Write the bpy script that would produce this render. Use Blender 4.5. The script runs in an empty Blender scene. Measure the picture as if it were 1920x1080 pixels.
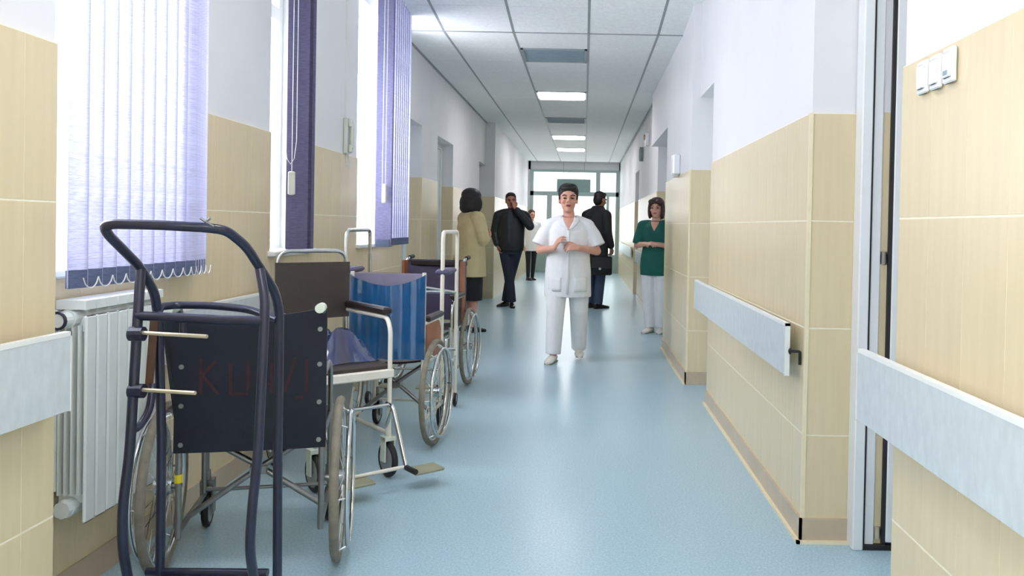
import bpy, math, random
from mathutils import Vector, Matrix, Euler
random.seed(7)
S = bpy.context.scene
C = S.collection
R = math.radians

# ------------------------------------------------------------------ camera
F, CX, VY, PITCH, ROLL, H = 1500.0, 1095.0, 424.0, 0.8, 1.1, 1.28
CY = VY + F*math.tan(R(PITCH))
_f = Vector((0, math.cos(R(PITCH)), -math.sin(R(PITCH))))
_r0 = Vector((1, 0, 0)); _u0 = Vector((0, math.sin(R(PITCH)), math.cos(R(PITCH))))
_r = _r0*math.cos(R(ROLL)) + _u0*math.sin(R(ROLL))
_u = -_r0*math.sin(R(ROLL)) + _u0*math.cos(R(ROLL))
cam_d = bpy.data.cameras.new('camera'); cam = bpy.data.objects.new('camera', cam_d); C.objects.link(cam)
cam_d.lens = F/1920*36; cam_d.sensor_width = 36
cam_d.shift_x = (960-CX)/1920; cam_d.shift_y = (CY-540)/1920
cam_d.clip_start = 0.05
M3 = Matrix((_r, _u, -_f)).transposed()
cam.matrix_world = Matrix.Translation((0, 0, H)) @ M3.to_4x4()
S.camera = cam
def P(px, py, D):
    "point of the place seen at (px, py) of the 1920x1080 frame, at distance D down the corridor"
    d = _r*((px-CX)/F) - _u*((py-CY)/F) + _f
    d = d*(D/d.y)
    return Vector((d.x, d.y, d.z+H))

# ------------------------------------------------------------------ light and exposure
S.view_settings.view_transform = 'Standard'; S.view_settings.look = 'None'
S.view_settings.gamma = 1; S.view_settings.exposure = 1.0; S.view_settings.use_curve_mapping = False
W = bpy.data.worlds.new('overcast_sky'); S.world = W; W.use_nodes = True
W.node_tree.nodes['Background'].inputs[0].default_value = (0.97, 0.98, 1.0, 1)
W.node_tree.nodes['Background'].inputs[1].default_value = 1.6
S.cycles.use_denoising = True
S.cycles.max_bounces = 8; S.cycles.diffuse_bounces = 5; S.cycles.transparent_max_bounces = 12
S.cycles.sample_clamp_indirect = 6
def area(name, loc, direction, sx, sy, power, col=(1, 1, 1)):
    l = bpy.data.lights.new(name, 'AREA'); l.shape = 'RECTANGLE'; l.size = sx; l.size_y = sy; l.energy = power; l.color = col
    o = bpy.data.objects.new(name, l); C.objects.link(o); o.location = loc
    o.rotation_euler = Vector(direction).to_track_quat('-Z', 'Z').to_euler()
    return o
DAY = (0.98, 0.98, 1.0)
# daylight falling through the four windows of the left wall and the glazed end door
area('daylight_window', (-2.25, 2.9, 2.0), (1, 0, 0.06), 1.15, 1.7, 60, DAY)
area('daylight_window', (-2.25, 4.67, 2.0), (1, 0, 0.06), 0.62, 1.7, 46, DAY)
area('daylight_window', (-2.25, 6.6, 2.0), (1, 0, 0.06), 1.15, 1.7, 72, DAY)
area('daylight_window', (-2.25, -1.0, 2.0), (1, 0, 0.06), 1.9, 1.7, 110, DAY)
area('daylight_end_door', (-0.25, 22.6, 1.7), (0, -1, -0.1), 2.2, 2.2, 16, DAY)

# ------------------------------------------------------------------ materials
def lin(c):
    return tuple((v/255/12.92 if v/255 <= .04045 else ((v/255+.055)/1.055)**2.4) for v in c) + (1,)
def mat(name, rgb, rough=.5, metal=0, spec=.5, noise=None, bump=None, trans=0, coat=0):
    m = bpy.data.materials.new(name); m.use_nodes = True
    nt = m.node_tree; b = nt.nodes['Principled BSDF']
    b.inputs['Base Color'].default_value = lin(rgb); b.inputs['Roughness'].default_value = rough
    b.inputs['Metallic'].default_value = metal; b.inputs['Specular IOR Level'].default_value = spec
    if coat: b.inputs['Coat Weight'].default_value = coat; b.inputs['Coat Roughness'].default_value = .08
    if noise or bump:
        tc = nt.nodes.new('ShaderNodeTexCoord'); mp = nt.nodes.new('ShaderNodeMapping')
        nt.links.new(tc.outputs['Object'], mp.inputs[0])
        nz = nt.nodes.new('ShaderNodeTexNoise'); nt.links.new(mp.outputs[0], nz.inputs[0])
        nz.inputs['Detail'].default_value = 4
    if noise:
        scale, amp, stretch = noise
        mp.inputs['Scale'].default_value = stretch; nz.inputs['Scale'].default_value = scale
        mr = nt.nodes.new('ShaderNodeMapRange'); mr.inputs['From Min'].default_value = .3; mr.inputs['From Max'].default_value = .7
        nt.links.new(nz.outputs['Fac'], mr.inputs['Value'])
        mx = nt.nodes.new('ShaderNodeMix'); mx.data_type = 'RGBA'
        nt.links.new(mr.outputs[0], mx.inputs['Factor'])
        c = lin(rgb)
        mx.inputs['A'].default_value = tuple(v*(1-amp) for v in c[:3])+(1,)
        mx.inputs['B'].default_value = tuple(min(1, v*(1+amp)) for v in c[:3])+(1,)
        nt.links.new(mx.outputs['Result'], b.inputs['Base Color'])
    if bump:
        bp = nt.nodes.new('ShaderNodeBump'); bp.inputs['Strength'].default_value = bump[1]; bp.inputs['Distance'].default_value = .01
        n2 = nt.nodes.new('ShaderNodeTexNoise'); n2.inputs['Scale'].default_value = bump[0]; n2.inputs['Detail'].default_value = 3
        nt.links.new(tc.outputs['Object'], n2.inputs[0]); nt.links.new(n2.outputs['Fac'], bp.inputs['Height'])
        nt.links.new(bp.outputs[0], b.inputs['Normal'])
    return m
M = {}
M['paint'] = mat('white_wall_paint', (232, 232, 234), .6, noise=(2.5, .02, (1, 1, 1)), bump=(90, .04))
M['tile'] = mat('beige_tile', (223, 207, 170), .3, noise=(7, .03, (5, 5, .35)))
M['grout'] = mat('pale_grout', (247, 240, 216), .6, noise=(30, .04, (1, 1, 1)))
M['skirt'] = mat('skirting_tile', (196, 178, 152), .3, noise=(8, .06, (1, 1, 1)))
M['edge'] = mat('cream_edge_strip', (238, 226, 190), .4, noise=(20, .03, (1, 1, 1)))
M['ceil'] = mat('ceiling_panel_mineral', (240, 243, 242), .75, noise=(40, .05, (1, 1, 1)), bump=(160, .12))
M['bar'] = mat('ceiling_grid_metal', (150, 158, 160), .5, noise=(5, .03, (1, 1, 1)))
M['plaster_dark'] = mat('ceiling_void', (120, 125, 125), .8, noise=(5, .03, (1, 1, 1)))
M['white_pvc'] = mat('white_pvc', (236, 240, 240), .3, noise=(6, .015, (1, 1, 1)))
M['grey_frame'] = mat('grey_green_frame', (172, 190, 188), .4, noise=(6, .03, (1, 1, 1)))
M['grey_panel'] = mat('grey_green_panel', (160, 182, 178), .45, noise=(4, .04, (1, 1, 1)))
M['door_grey'] = mat('pale_grey_door', (200, 207, 205), .4, noise=(4, .03, (1, 1, 1)))
M['gasket'] = mat('black_gasket', (35, 36, 38), .6, noise=(20, .1, (1, 1, 1)))
M['laminate'] = mat('marbled_laminate', (205, 213, 215), .3, noise=(16, .07, (1, 2.2, 1)))
M['laminate_edge'] = mat('laminate_white_edge', (238, 241, 238), .35, noise=(10, .02, (1, 1, 1)))
M['rad'] = mat('radiator_enamel', (226, 232, 230), .3, noise=(6, .02, (1, 1, 1)))
M['chrome'] = mat('chrome_tube', (205, 208, 208), .18, 1, noise=(9, .06, (1, 1, 1)))
M['steel'] = mat('dull_steel', (150, 150, 148), .38, 1, noise=(12, .12, (1, 1, 1)))
M['cream_frame'] = mat('cream_enamel', (226, 222, 208), .35, noise=(9, .05, (1, 1, 1)))
M['navy_tube'] = mat('navy_painted_tube', (20, 25, 52), .3, noise=(14, .25, (1, 1, 1)), coat=.3)
M['navy_cloth'] = mat('navy_vinyl', (10, 17, 34), .65, noise=(9, .18, (1, 1, 1)), bump=(30, .15))
M['brown_cloth'] = mat('dark_brown_vinyl', (62, 54, 50), .45, noise=(7, .15, (1, 1, 1)), bump=(30, .1))
M['black'] = mat('black_rubber', (28, 28, 30), .55, noise=(14, .15, (1, 1, 1)))
M['black_pad'] = mat('black_pad', (40, 32, 32), .4, noise=(14, .12, (1, 1, 1)))
M['tyre'] = mat('worn_grey_tyre', (128, 122, 108), .75, noise=(25, .18, (1, 1, 1)))
M['blue_vinyl'] = mat('glossy_blue_vinyl', (24, 86, 138), .12, spec=1.0, coat=.8, noise=(4, .25, (1, 1, 1)), bump=(6, 1.0))
M['mauve'] = mat('mauve_grey_cloth', (136, 130, 152), .5, noise=(8, .08, (1, 1, 1)))
M['dark_blue_vinyl'] = mat('glossy_dark_blue_vinyl', (14, 40, 92), .14, spec=1.0, coat=.6, noise=(5, .25, (1, 1, 1)), bump=(10, .8))
M['purple_cloth'] = mat('purple_grey_cloth', (84, 78, 108), .6, noise=(9, .15, (1, 1, 1)))
M['orange_panel'] = mat('orange_brown_panel', (158, 98, 62), .45, noise=(8, .12, (1, 1, 1)))
M['grip'] = mat('off_white_grip', (214, 222, 206), .5, noise=(20, .06, (1, 1, 1)))
M['strap'] = mat('brown_strap', (92, 62, 44), .7, noise=(30, .2, (1, 1, 1)))
M['rod'] = mat('bare_metal_rod', (206, 196, 168), .4, .6, noise=(20, .1, (1, 1, 1)))
M['yellow'] = mat('yellow_tape', (226, 206, 40), .5, noise=(20, .05, (1, 1, 1)))
M['red_paint'] = mat('faded_red_paint', (50, 15, 25), .6, noise=(60, .5, (1, 1, 1)))
M['grey_plate'] = mat('grey_plastic_plate', (150, 152, 148), .45, noise=(8, .08, (1, 1, 1)))
M['khaki_plate'] = mat('khaki_footplate', (150, 150, 124), .45, noise=(12, .1, (1, 1, 1)))
M['switch'] = mat('switch_plastic', (240, 243, 244), .25, noise=(10, .01, (1, 1, 1)))
M['cord'] = mat('white_cord', (226, 228, 226), .6, noise=(30, .03, (1, 1, 1)))
M['phone'] = mat('intercom_plastic', (214, 216, 206), .4, noise=(10, .03, (1, 1, 1)))
M['sign'] = mat('grey_green_sign', (140, 166, 164), .5, noise=(6, .05, (1, 1, 1)))
M['skin'] = mat('skin', (214, 160, 138), .5, noise=(12, .06, (1, 1, 1)))
M['skin_shaded'] = mat('skin_in_shade', (168, 116, 96), .5, noise=(12, .06, (1, 1, 1)))  # darker copy of the skin: shade on the two men put into the colour
M['lip'] = mat('lips', (168, 92, 88), .45, noise=(20, .05, (1, 1, 1)))
M['eye'] = mat('eye_dark', (44, 34, 32), .25, noise=(20, .05, (1, 1, 1)))
M['hair'] = mat('black_hair', (26, 20, 22), .5, noise=(40, .3, (1, 1, 1)), bump=(60, .4))
M['brown_hair'] = mat('brown_hair', (58, 34, 30), .5, noise=(40, .3, (1, 1, 1)), bump=(60, .4))
M['white_cotton'] = mat('white_cotton', (232, 233, 234), .8, noise=(10, .03, (1, 1, 1)), bump=(14, .35))
M['white_shoe'] = mat('white_leather', (228, 224, 214), .45, noise=(10, .04, (1, 1, 1)))
M['green_cotton'] = mat('green_cotton', (18, 92, 82), .8, noise=(10, .12, (1, 1, 1)), bump=(14, .3))
M['beige_wool'] = mat('beige_wool', (212, 194, 150), .85, noise=(12, .06, (1, 1, 1)), bump=(16, .3))
M['black_cloth'] = mat('black_cloth', (24, 26, 30), .75, noise=(10, .2, (1, 1, 1)), bump=(14, .3))
M['dark_teal_cloth'] = mat('dark_jacket_leather', (20, 28, 33), .5, noise=(10, .2, (1, 1, 1)), bump=(14, .4))
M['navy_trousers'] = mat('dark_navy_trousers', (30, 38, 56), .8, noise=(10, .15, (1, 1, 1)), bump=(14, .3))
M['denim'] = mat('blue_grey_denim', (58, 74, 100), .8, noise=(14, .15, (1, 1, 1)), bump=(14, .3))
M['shirt'] = mat('grey_shirt', (52, 58, 68), .8, noise=(14, .1, (1, 1, 1)))
M['clasp'] = mat('silver_clasp', (190, 192, 194), .3, 1, noise=(14, .05, (1, 1, 1)))
M['leather'] = mat('black_leather', (22, 22, 24), .35, noise=(14, .15, (1, 1, 1)))
M['amber'] = mat('dull_red_plastic', (176, 140, 120), .5, noise=(14, .05, (1, 1, 1)))
M['lamp_off'] = mat('unlit_diffuser', (140, 160, 168), .3, noise=(14, .06, (1, 1, 1)))

def nodes_mat(name):
    m = bpy.data.materials.new(name); m.use_nodes = True; nt = m.node_tree
    for n in list(nt.nodes):
        if n.type != 'OUTPUT_MATERIAL': nt.nodes.remove(n)
    return m, nt, nt.nodes['Material Output']
# floor: speckled glossy blue vinyl
def floor_mat():
    m = mat('pale_blue_vinyl', (158, 192, 206), .26)
    nt = m.node_tree; b = nt.nodes['Principled BSDF']; tc = nt.nodes.new('ShaderNodeTexCoord')
    n1 = nt.nodes.new('ShaderNodeTexNoise'); n1.inputs['Scale'].default_value = 110; n1.inputs['Detail'].default_value = 2
    n2 = nt.nodes.new('ShaderNodeTexNoise'); n2.inputs['Scale'].default_value = 1.3; n2.inputs['Detail'].default_value = 3
    for n in (n1, n2): nt.links.new(tc.outputs['Object'], n.inputs[0])
    r1 = nt.nodes.new('ShaderNodeValToRGB'); r1.color_ramp.elements[0].position = .35; r1.color_ramp.elements[1].position = .68
    r1.color_ramp.elements[0].color = lin((146, 182, 199)); r1.color_ramp.elements[1].color = lin((188, 213, 221))
    nt.links.new(n1.outputs['Fac'], r1.inputs[0])
    mx = nt.nodes.new('ShaderNodeMix'); mx.data_type = 'RGBA'; mx.inputs['Factor'].default_value = .3
    r2 = nt.nodes.new('ShaderNodeValToRGB'); r2.color_ramp.elements[0].color = lin((166, 197, 210)); r2.color_ramp.elements[1].color = lin((174, 203, 215))
    nt.links.new(n2.outputs['Fac'], r2.inputs[0])
    nt.links.new(r1.outputs[0], mx.inputs['A']); nt.links.new(r2.outputs[0], mx.inputs['B'])
    nt.links.new(mx.outputs['Result'], b.inputs['Base Color'])
    rr = nt.nodes.new('ShaderNodeMapRange'); rr.inputs['To Min'].default_value = .27; rr.inputs['To Max'].default_value = .3
    nt.links.new(n2.outputs['Fac'], rr.inputs['Value']); nt.links.new(rr.outputs[0], b.inputs['Roughness'])
    return m
M['floor'] = floor_mat()
# tiled dado seen from too far away to tell single tiles: joints in the material
def far_tile_mat():
    m = mat('beige_tile_far', (223, 207, 170), .34)
    nt = m.node_tree; b = nt.nodes['Principled BSDF']; tc = nt.nodes.new('ShaderNodeTexCoord')
    sep = nt.nodes.new('ShaderNodeSeparateXYZ'); nt.links.new(tc.outputs['Object'], sep.inputs[0])
    def joint(out, period, w):
        md = nt.nodes.new('ShaderNodeMath'); md.operation = 'MODULO'; md.inputs[1].default_value = period
        nt.links.new(out, md.inputs[0])
        lt = nt.nodes.new('ShaderNodeMath'); lt.operation = 'LESS_THAN'; lt.inputs[1].default_value = w
        nt.links.new(md.outputs[0], lt.inputs[0]); return lt.outputs[0]
    mx = nt.nodes.new('ShaderNodeMath'); mx.operation = 'MAXIMUM'
    nt.links.new(joint(sep.outputs['Y'], .2, .005), mx.inputs[0]); nt.links.new(joint(sep.outputs['Z'], .44, .006), mx.inputs[1])
    c = nt.nodes.new('ShaderNodeMix'); c.data_type = 'RGBA'
    c.inputs['A'].default_value = lin((223, 207, 170)); c.inputs['B'].default_value = lin((247, 240, 216))
    nt.links.new(mx.outputs[0], c.inputs['Factor']); nt.links.new(c.outputs['Result'], b.inputs['Base Color'])
    return m
M['tile_far'] = far_tile_mat()
def glass_mat(name, tint, fac=.08):
    m, nt, out = nodes_mat(name)
    t = nt.nodes.new('ShaderNodeBsdfTransparent'); t.inputs[0].default_value = tint
    g = nt.nodes.new('ShaderNodeBsdfGlossy'); g.inputs['Roughness'].default_value = .03
    mx = nt.nodes.new('ShaderNodeMixShader'); mx.inputs[0].default_value = fac
    nt.links.new(t.outputs[0], mx.inputs[1]); nt.links.new(g.outputs[0], mx.inputs[2]); nt.links.new(mx.outputs[0], out.inputs[0])
    return m
M['glass'] = glass_mat('window_glass', (.97, .98, 1, 1))
M['frosted'] = glass_mat('pale_door_glass', (.80, .87, .87, 1))
def slat_mat(name, rgb, tr):
    m, nt, out = nodes_mat(name)
    tc = nt.nodes.new('ShaderNodeTexCoord'); mp = nt.nodes.new('ShaderNodeMapping'); mp.inputs['Scale'].default_value = (6, 6, 60)
    nz = nt.nodes.new('ShaderNodeTexNoise'); nz.inputs['Scale'].default_value = 4; nz.inputs['Detail'].default_value = 4
    nt.links.new(tc.outputs['Object'], mp.inputs[0]); nt.links.new(mp.outputs[0], nz.inputs[0])
    rp = nt.nodes.new('ShaderNodeValToRGB'); c = lin(rgb)
    rp.color_ramp.elements[0].position = .3; rp.color_ramp.elements[1].position = .7
    rp.color_ramp.elements[0].color = tuple(v*.82 for v in c[:3])+(1,); rp.color_ramp.elements[1].color = tuple(min(1, v*1.15) for v in c[:3])+(1,)
    nt.links.new(nz.outputs['Fac'], rp.inputs[0])
    d = nt.nodes.new('ShaderNodeBsdfDiffuse'); t = nt.nodes.new('ShaderNodeBsdfTranslucent')
    nt.links.new(rp.outputs[0], d.inputs[0]); nt.links.new(rp.outputs[0], t.inputs[0])
    mx = nt.nodes.new('ShaderNodeMixShader'); mx.inputs[0].default_value = tr
    nt.links.new(d.outputs[0], mx.inputs[1]); nt.links.new(t.outputs[0], mx.inputs[2]); nt.links.new(mx.outputs[0], out.inputs[0])
    return m
M['slat'] = slat_mat('lavender_blind_fabric', (208, 209, 228), .42)
M['slat_dark'] = slat_mat('violet_blue_blind_fabric', (118, 115, 146), .25)
M['slat_shaded'] = slat_mat('shaded_blind_fabric', (152, 152, 188), .35)  # same blind as its sunlit slats; their shade is put into this darker colour
M['slat_weight'] = slat_mat('grey_blue_hem_fabric', (120, 130, 160), .3)
def emit_mat(name, col, st):
    m, nt, out = nodes_mat(name)
    e = nt.nodes.new('ShaderNodeEmission'); e.inputs[0].default_value = col; e.inputs[1].default_value = st
    nt.links.new(e.outputs[0], out.inputs[0]); return m
M['lamp_on'] = emit_mat('lit_diffuser', (1, .96, 1, 1), 11)

# ------------------------------------------------------------------ mesh helpers
class MB:
    def __init__(s): s.v = []; s.f = []
    def add(s, vs, fs):
        o = len(s.v); s.v += [tuple(v) for v in vs]; s.f += [tuple(i+o for i in f) for f in fs]; return s
    def box(s, lo, hi, rot=None, piv=None):
        x0, y0, z0 = lo; x1, y1, z1 = hi
        vs = [Vector(p) for p in ((x0, y0, z0), (x1, y0, z0), (x1, y1, z0), (x0, y1, z0), (x0, y0, z1), (x1, y0, z1), (x1, y1, z1), (x0, y1, z1))]
        if rot is not None:
            c = Vector(piv) if piv is not None else sum(vs, Vector())/8
            vs = [c + rot @ (v-c) for v in vs]
        return s.add(vs, [(0, 3, 2, 1), (4, 5, 6, 7), (0, 1, 5, 4), (1, 2, 6, 5), (2, 3, 7, 6), (3, 0, 4, 7)])
    def rbox(s, lo, hi, b=.01):
        "box with chamfered edges all round"
        x0, y0, z0 = lo; x1, y1, z1 = hi
        rings = []
        for z, i in ((z0, b), (z0+b, 0), (z1-b, 0), (z1, b)):
            rings.append([(x0+i+b, y0+i, z), (x1-i-b, y0+i, z), (x1-i, y0+i+b, z), (x1-i, y1-i-b, z), (x1-i-b, y1-i, z), (x0+i+b, y1-i, z), (x0+i, y1-i-b, z), (x0+i, y0+i+b, z)])
        return s.skin(rings)
    def skin(s, rings, closed_ring=True, cap=True, loop=False):
        n = len(rings[0]); vs = [p for r in rings for p in r]; fs = []
        m = len(rings)
        for i in range(m if loop else m-1):
            j = (i+1) % m
            for k in range(n if closed_ring else n-1):
                l = (k+1) % n
                fs.append((i*n+k, i*n+l, j*n+l, j*n+k))
        if cap and not loop: fs += [tuple(range(n))[::-1], tuple(range((m-1)*n, m*n))]
        return s.add(vs, fs)
    def tube(s, pts, r, seg=10, loop=False):
        pts = [Vector(p) for p in pts]; n = len(pts); rings = []
        rr = r if isinstance(r, (list, tuple)) else [r]*n
        up = None
        for i, p in enumerate(pts):
            a = pts[i-1] if (i > 0 or loop) else p; b = pts[(i+1) % n] if (i < n-1 or loop) else p
            t = (b-a).normalized()
            if up is None:
                up = Vector((0, 0, 1)) if abs(t.z) < .9 else Vector((1, 0, 0))
            x = t.cross(up).normalized(); up = x.cross(t).normalized()
            rings.append([p + x*math.cos(2*math.pi*k/seg)*rr[i] + up*math.sin(2*math.pi*k/seg)*rr[i] for k in range(seg)])
        return s.skin(rings, loop=loop)
    def cyl(s, a, b, r, seg=16): return s.tube([a, b], r, seg)
    def torus(s, c, axis, Rr, r, n=40, seg=8):
        axis = Vector(axis).normalized(); u = axis.orthogonal().normalized(); w = axis.cross(u)
        return s.tube([Vector(c)+u*math.cos(2*math.pi*k/n)*Rr+w*math.sin(2*math.pi*k/n)*Rr for k in range(n)], r, seg, loop=True)
    def ell(s, c, rx, ry, rz, n=14, m=10, rot=None):
        c = Vector(c); rings = []
        for i in range(1, m):
            t = math.pi*i/m
            ring = []
            for k in range(n):
                a = 2*math.pi*k/n
                p = Vector((rx*math.sin(t)*math.cos(a), ry*math.sin(t)*math.sin(a), -rz*math.cos(t)))
                ring.append(c + (rot @ p if rot is not None else p))
            rings.append(ring)
        return s.skin(rings)
    def limb(s, p0, r0, p1, r1, seg=12):
        p0 = Vector(p0); p1 = Vector(p1); d = (p1-p0).normalized()
        pts = []; rs = []
        for t in (85, 60, 30): pts.append(p0-d*r0*math.sin(R(t))); rs.append(r0*math.cos(R(t)))
        pts += [p0, p1]; rs += [r0, r1]
        for t in (30, 60, 85): pts.append(p1+d*r1*math.sin(R(t))); rs.append(r1*math.cos(R(t)))
        return s.tube(pts, rs, seg)
    def chain(s, pts, rs, seg=12):
        for i in range(len(pts)-1): s.limb(pts[i], rs[i], pts[i+1], rs[i+1], seg)
        return s
    def loft(s, rings, n=24, rot=None):
        "rings of (x, y, z, rx, ry)"
        out = []
        for (x, y, z, rx, ry) in rings:
            out.append([Vector((x+rx*math.cos(2*math.pi*k/n), y+ry*math.sin(2*math.pi*k/n), z)) for k in range(n)])
        return s.skin(out)
    def xf(s, mtx): s.v = [tuple(mtx @ Vector(v)) for v in s.v]; return s
    def mesh(s, name, smooth=False):
        me = bpy.data.meshes.new(name); me.from_pydata(s.v, [], s.f); me.update()
        if smooth:
            for p in me.polygons: p.use_smooth = True
        return me
    def build(s, name, material, parent=None, smooth=False, label=None, kind=None):
        o = bpy.data.objects.new(name, s.mesh(name, smooth)); C.objects.link(o)
        o.data.materials.append(material if not isinstance(material, str) else M[material])
        if smooth:
            md = o.modifiers.new('edges', 'EDGE_SPLIT'); md.split_angle = R(45)
        if parent is not None: o.parent = parent
        if label: o['label'] = label
        if kind: o['kind'] = kind
        return o
def blob(name, mb, material, parent, voxel=.008, smooth=3):
    "several closed volumes merged into one continuous surface"
    me = mb.mesh('tmp'); t = bpy.data.objects.new('tmp', me); C.objects.link(t)
    r = t.modifiers.new('r', 'REMESH'); r.mode = 'VOXEL'; r.voxel_size = voxel
    if smooth:
        sm = t.modifiers.new('s', 'SMOOTH'); sm.factor = .5; sm.iterations = smooth
    dg = bpy.context.evaluated_depsgraph_get(); dg.update()
    nm = bpy.data.meshes.new_from_object(t.evaluated_get(dg)); nm.name = name
    bpy.data.objects.remove(t); bpy.data.meshes.remove(me)
    for p in nm.polygons: p.use_smooth = True
    nm.materials.clear(); nm.materials.append(M[material] if isinstance(material, str) else material)
    o = bpy.data.objects.new(name, nm); C.objects.link(o); o.parent = parent
    return o
def thing(name, label, cat, loc=(0, 0, 0), rz=0, group=None):
    o = bpy.data.objects.new(name, None); C.objects.link(o); o.location = loc; o.rotation_euler = (0, 0, rz)
    o.empty_display_size = .1
    return tag(o, label, cat, group)
def tag(o, label, cat, group=None):
    o['label'] = label; o['category'] = cat
    if group: o['group'] = group
    return o
def struct(o, label=None, cat=None):
    o['kind'] = 'structure'
    if label: o['label'] = label
    if cat: o['category'] = cat
    return o
def bend(pts, r=.05, n=5):
    "polyline with rounded corners"
    pts = [Vector(p) for p in pts]; out = [pts[0]]
    for i in range(1, len(pts)-1):
        a, b, c = pts[i-1], pts[i], pts[i+1]
        d0 = (a-b); d1 = (c-b); l = min(r, d0.length*.45, d1.length*.45)
        p0 = b+d0.normalized()*l; p1 = b+d1.normalized()*l
        for k in range(n+1):
            t = k/n; out.append(p0*(1-t)**2 + b*2*t*(1-t) + p1*t*t)
    out.append(pts[-1]); return out

# ------------------------------------------------------------------ room shell
T = 1.76                     # top of the tiled dado
XL, XN = -1.72, -1.48        # left wall, near left pier
CZ = 3.03
def zc(y):                   # the near ceiling rises towards the camera
    return CZ + .1*max(0, min(7.305-y, 3.15))
floor = struct(MB().box((-2.1, -3.1, -.1), (2.3, 22.3, 0)).build('floor', 'floor'), 'pale blue speckled vinyl corridor floor', 'floor')

WIN = [(2.32, 3.5), (4.36, 5.0), (6.02, 7.2)]
WZ0, WZ1 = 1.09, 2.98
REC = [(7.5, 8.4), (9.3, 10.4), (13.0, 13.8)]       # door recesses on the left
RH = 2.3
wl = MB()
wl.box((-2.1, -3, 0), (XN, -1.95, 3.5)); wl.box((-2.1, -1.95, 0), (XN, -.05, 1.1)); wl.box((-2.1, -1.95, 2.95), (XN, -.05, 3.5))
wl.box((-2.1, -.05, 0), (XN, 2.23, 3.5))
y = 2.23
for a, b in WIN:
    wl.box((-2.1, y, 0), (XL, a, 3.5)); wl.box((-2.1, a, 0), (XL, b, WZ0)); wl.box((-2.1, a, WZ1), (XL, b, 3.5)); y = b
for a, b in REC:
    wl.box((-2.1, y, 0), (XL, a, 3.5)); wl.box((-2.1, a, RH), (XL, b, 3.5)); wl.box((-2.1, a, 0), (-1.92, b, RH)); y = b
wl.box((-2.1, 13.8, 0), (-1.56, 22.1, 3.5))
wall_left = struct(wl.build('wall_left', 'paint'), 'left corridor wall, white paint above beige tiles', 'wall')

XR = .925
wr = MB()
wr.box((XR, -3, 0), (2.2, 2.33, 3.5))
wr.box((1.75, 2.33, 0), (2.2, 3.28, 3.5))
wr.box((XR, 2.33, 2.9), (1.75, 3.28, 3.5))
wr.box((XR, 3.28, 0), (2.2, 5.84, 3.5))
wr.box((1.12, 5.84, 0), (2.2, 6.55, 2.35)); wr.box((.93, 5.84, 2.35), (2.2, 6.55, 3.5))
wr.box((.865, 6.55, 0), (2.2, 8.5, 3.5))
wr.box((1.22, 8.5, 0), (2.2, 10.6, 2.35)); wr.box((.87, 8.5, 2.35), (2.2, 10.6, 3.5))
wr.box((.96, 10.6, 0), (2.2, 14.2, 3.5)); wr.box((1.15, 14.2, 0), (2.2, 15.2, 2.3)); wr.box((.96, 14.2, 2.3), (2.2, 15.2, 3.5))
wr.box((.96, 15.2, 0), (2.2, 22.1, 3.5))
wall_right = struct(wr.build('wall_right', 'paint'), 'right corridor wall, white paint above beige tiles', 'wall')
wb = struct(MB().box((-2.1, -3.1, 0), (2.2, -3, 3.5)).build('wall_back', 'paint'), 'white wall at the near end of the corridor', 'wall')

# tiles: one mesh for each size, thin and chamfered, laid on a grout slab
_tm = {}
def tile_mesh(w, h):
    k = (round(w, 3), round(h, 3))
    if k not in _tm:
        t, b = .0068, .0008
        m = MB(); m.skin([[(0, 0, 0), (w, 0, 0), (w, 0, h), (0, 0, h)], [(0, -t+b, 0), (w, -t+b, 0), (w, -t+b, h), (0, -t+b, h)], [(b, -t, b), (w-b, -t, b), (w-b, -t, h-b), (b, -t, h-b)]])
        me = m.mesh('tile'); me.materials.append(M['tile']); _tm[k] = me
    return _tm[k]
def tiles(wall, x, y, ang, length, z0=0., z1=T, w=.2, grout=True, phase=0.):
    """cover a wall strip that starts at (x, y) and runs along angle ang; its face looks to the right of that direction"""
    u = Vector((math.cos(ang), math.sin(ang), 0)); n = Vector((math.sin(ang), -math.cos(ang), 0))
    if grout:
        g = MB().box((0, -.0080, z0), (length, .0, z1)).build('grout_bed', 'grout', wall)
        g.location = Vector((x, y, 0)); g.rotation_euler = (0, 0, ang)
    gap, vg = .005, .0012
    cuts = [0.]; c = phase if phase > 0.02 else w
    while c < length-.02: cuts.append(c); c += w
    cuts.append(length)
    z = 0.
    while z < z1-.01:
        a, b = max(z, z0), min(z+.44, z1); z += .44
        if b-a < .02: continue
        for i in range(len(cuts)-1):
            o = bpy.data.objects.new('tile', tile_mesh(cuts[i+1]-cuts[i]-vg, b-a-gap)); C.objects.link(o)
            o.parent = wall; o.location = Vector((x, y, a+gap/2)) + u*(cuts[i]+vg/2) + n*.002; o.rotation_euler = (0, 0, ang)
def far_dado(wall, lo, hi): return MB().box(lo, hi).build('tiled_dado', 'tile_far', wall)
UP, DN = R(90), R(-90)      # running down the corridor (+Y, faces +X: left wall needs DN order) 
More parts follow.
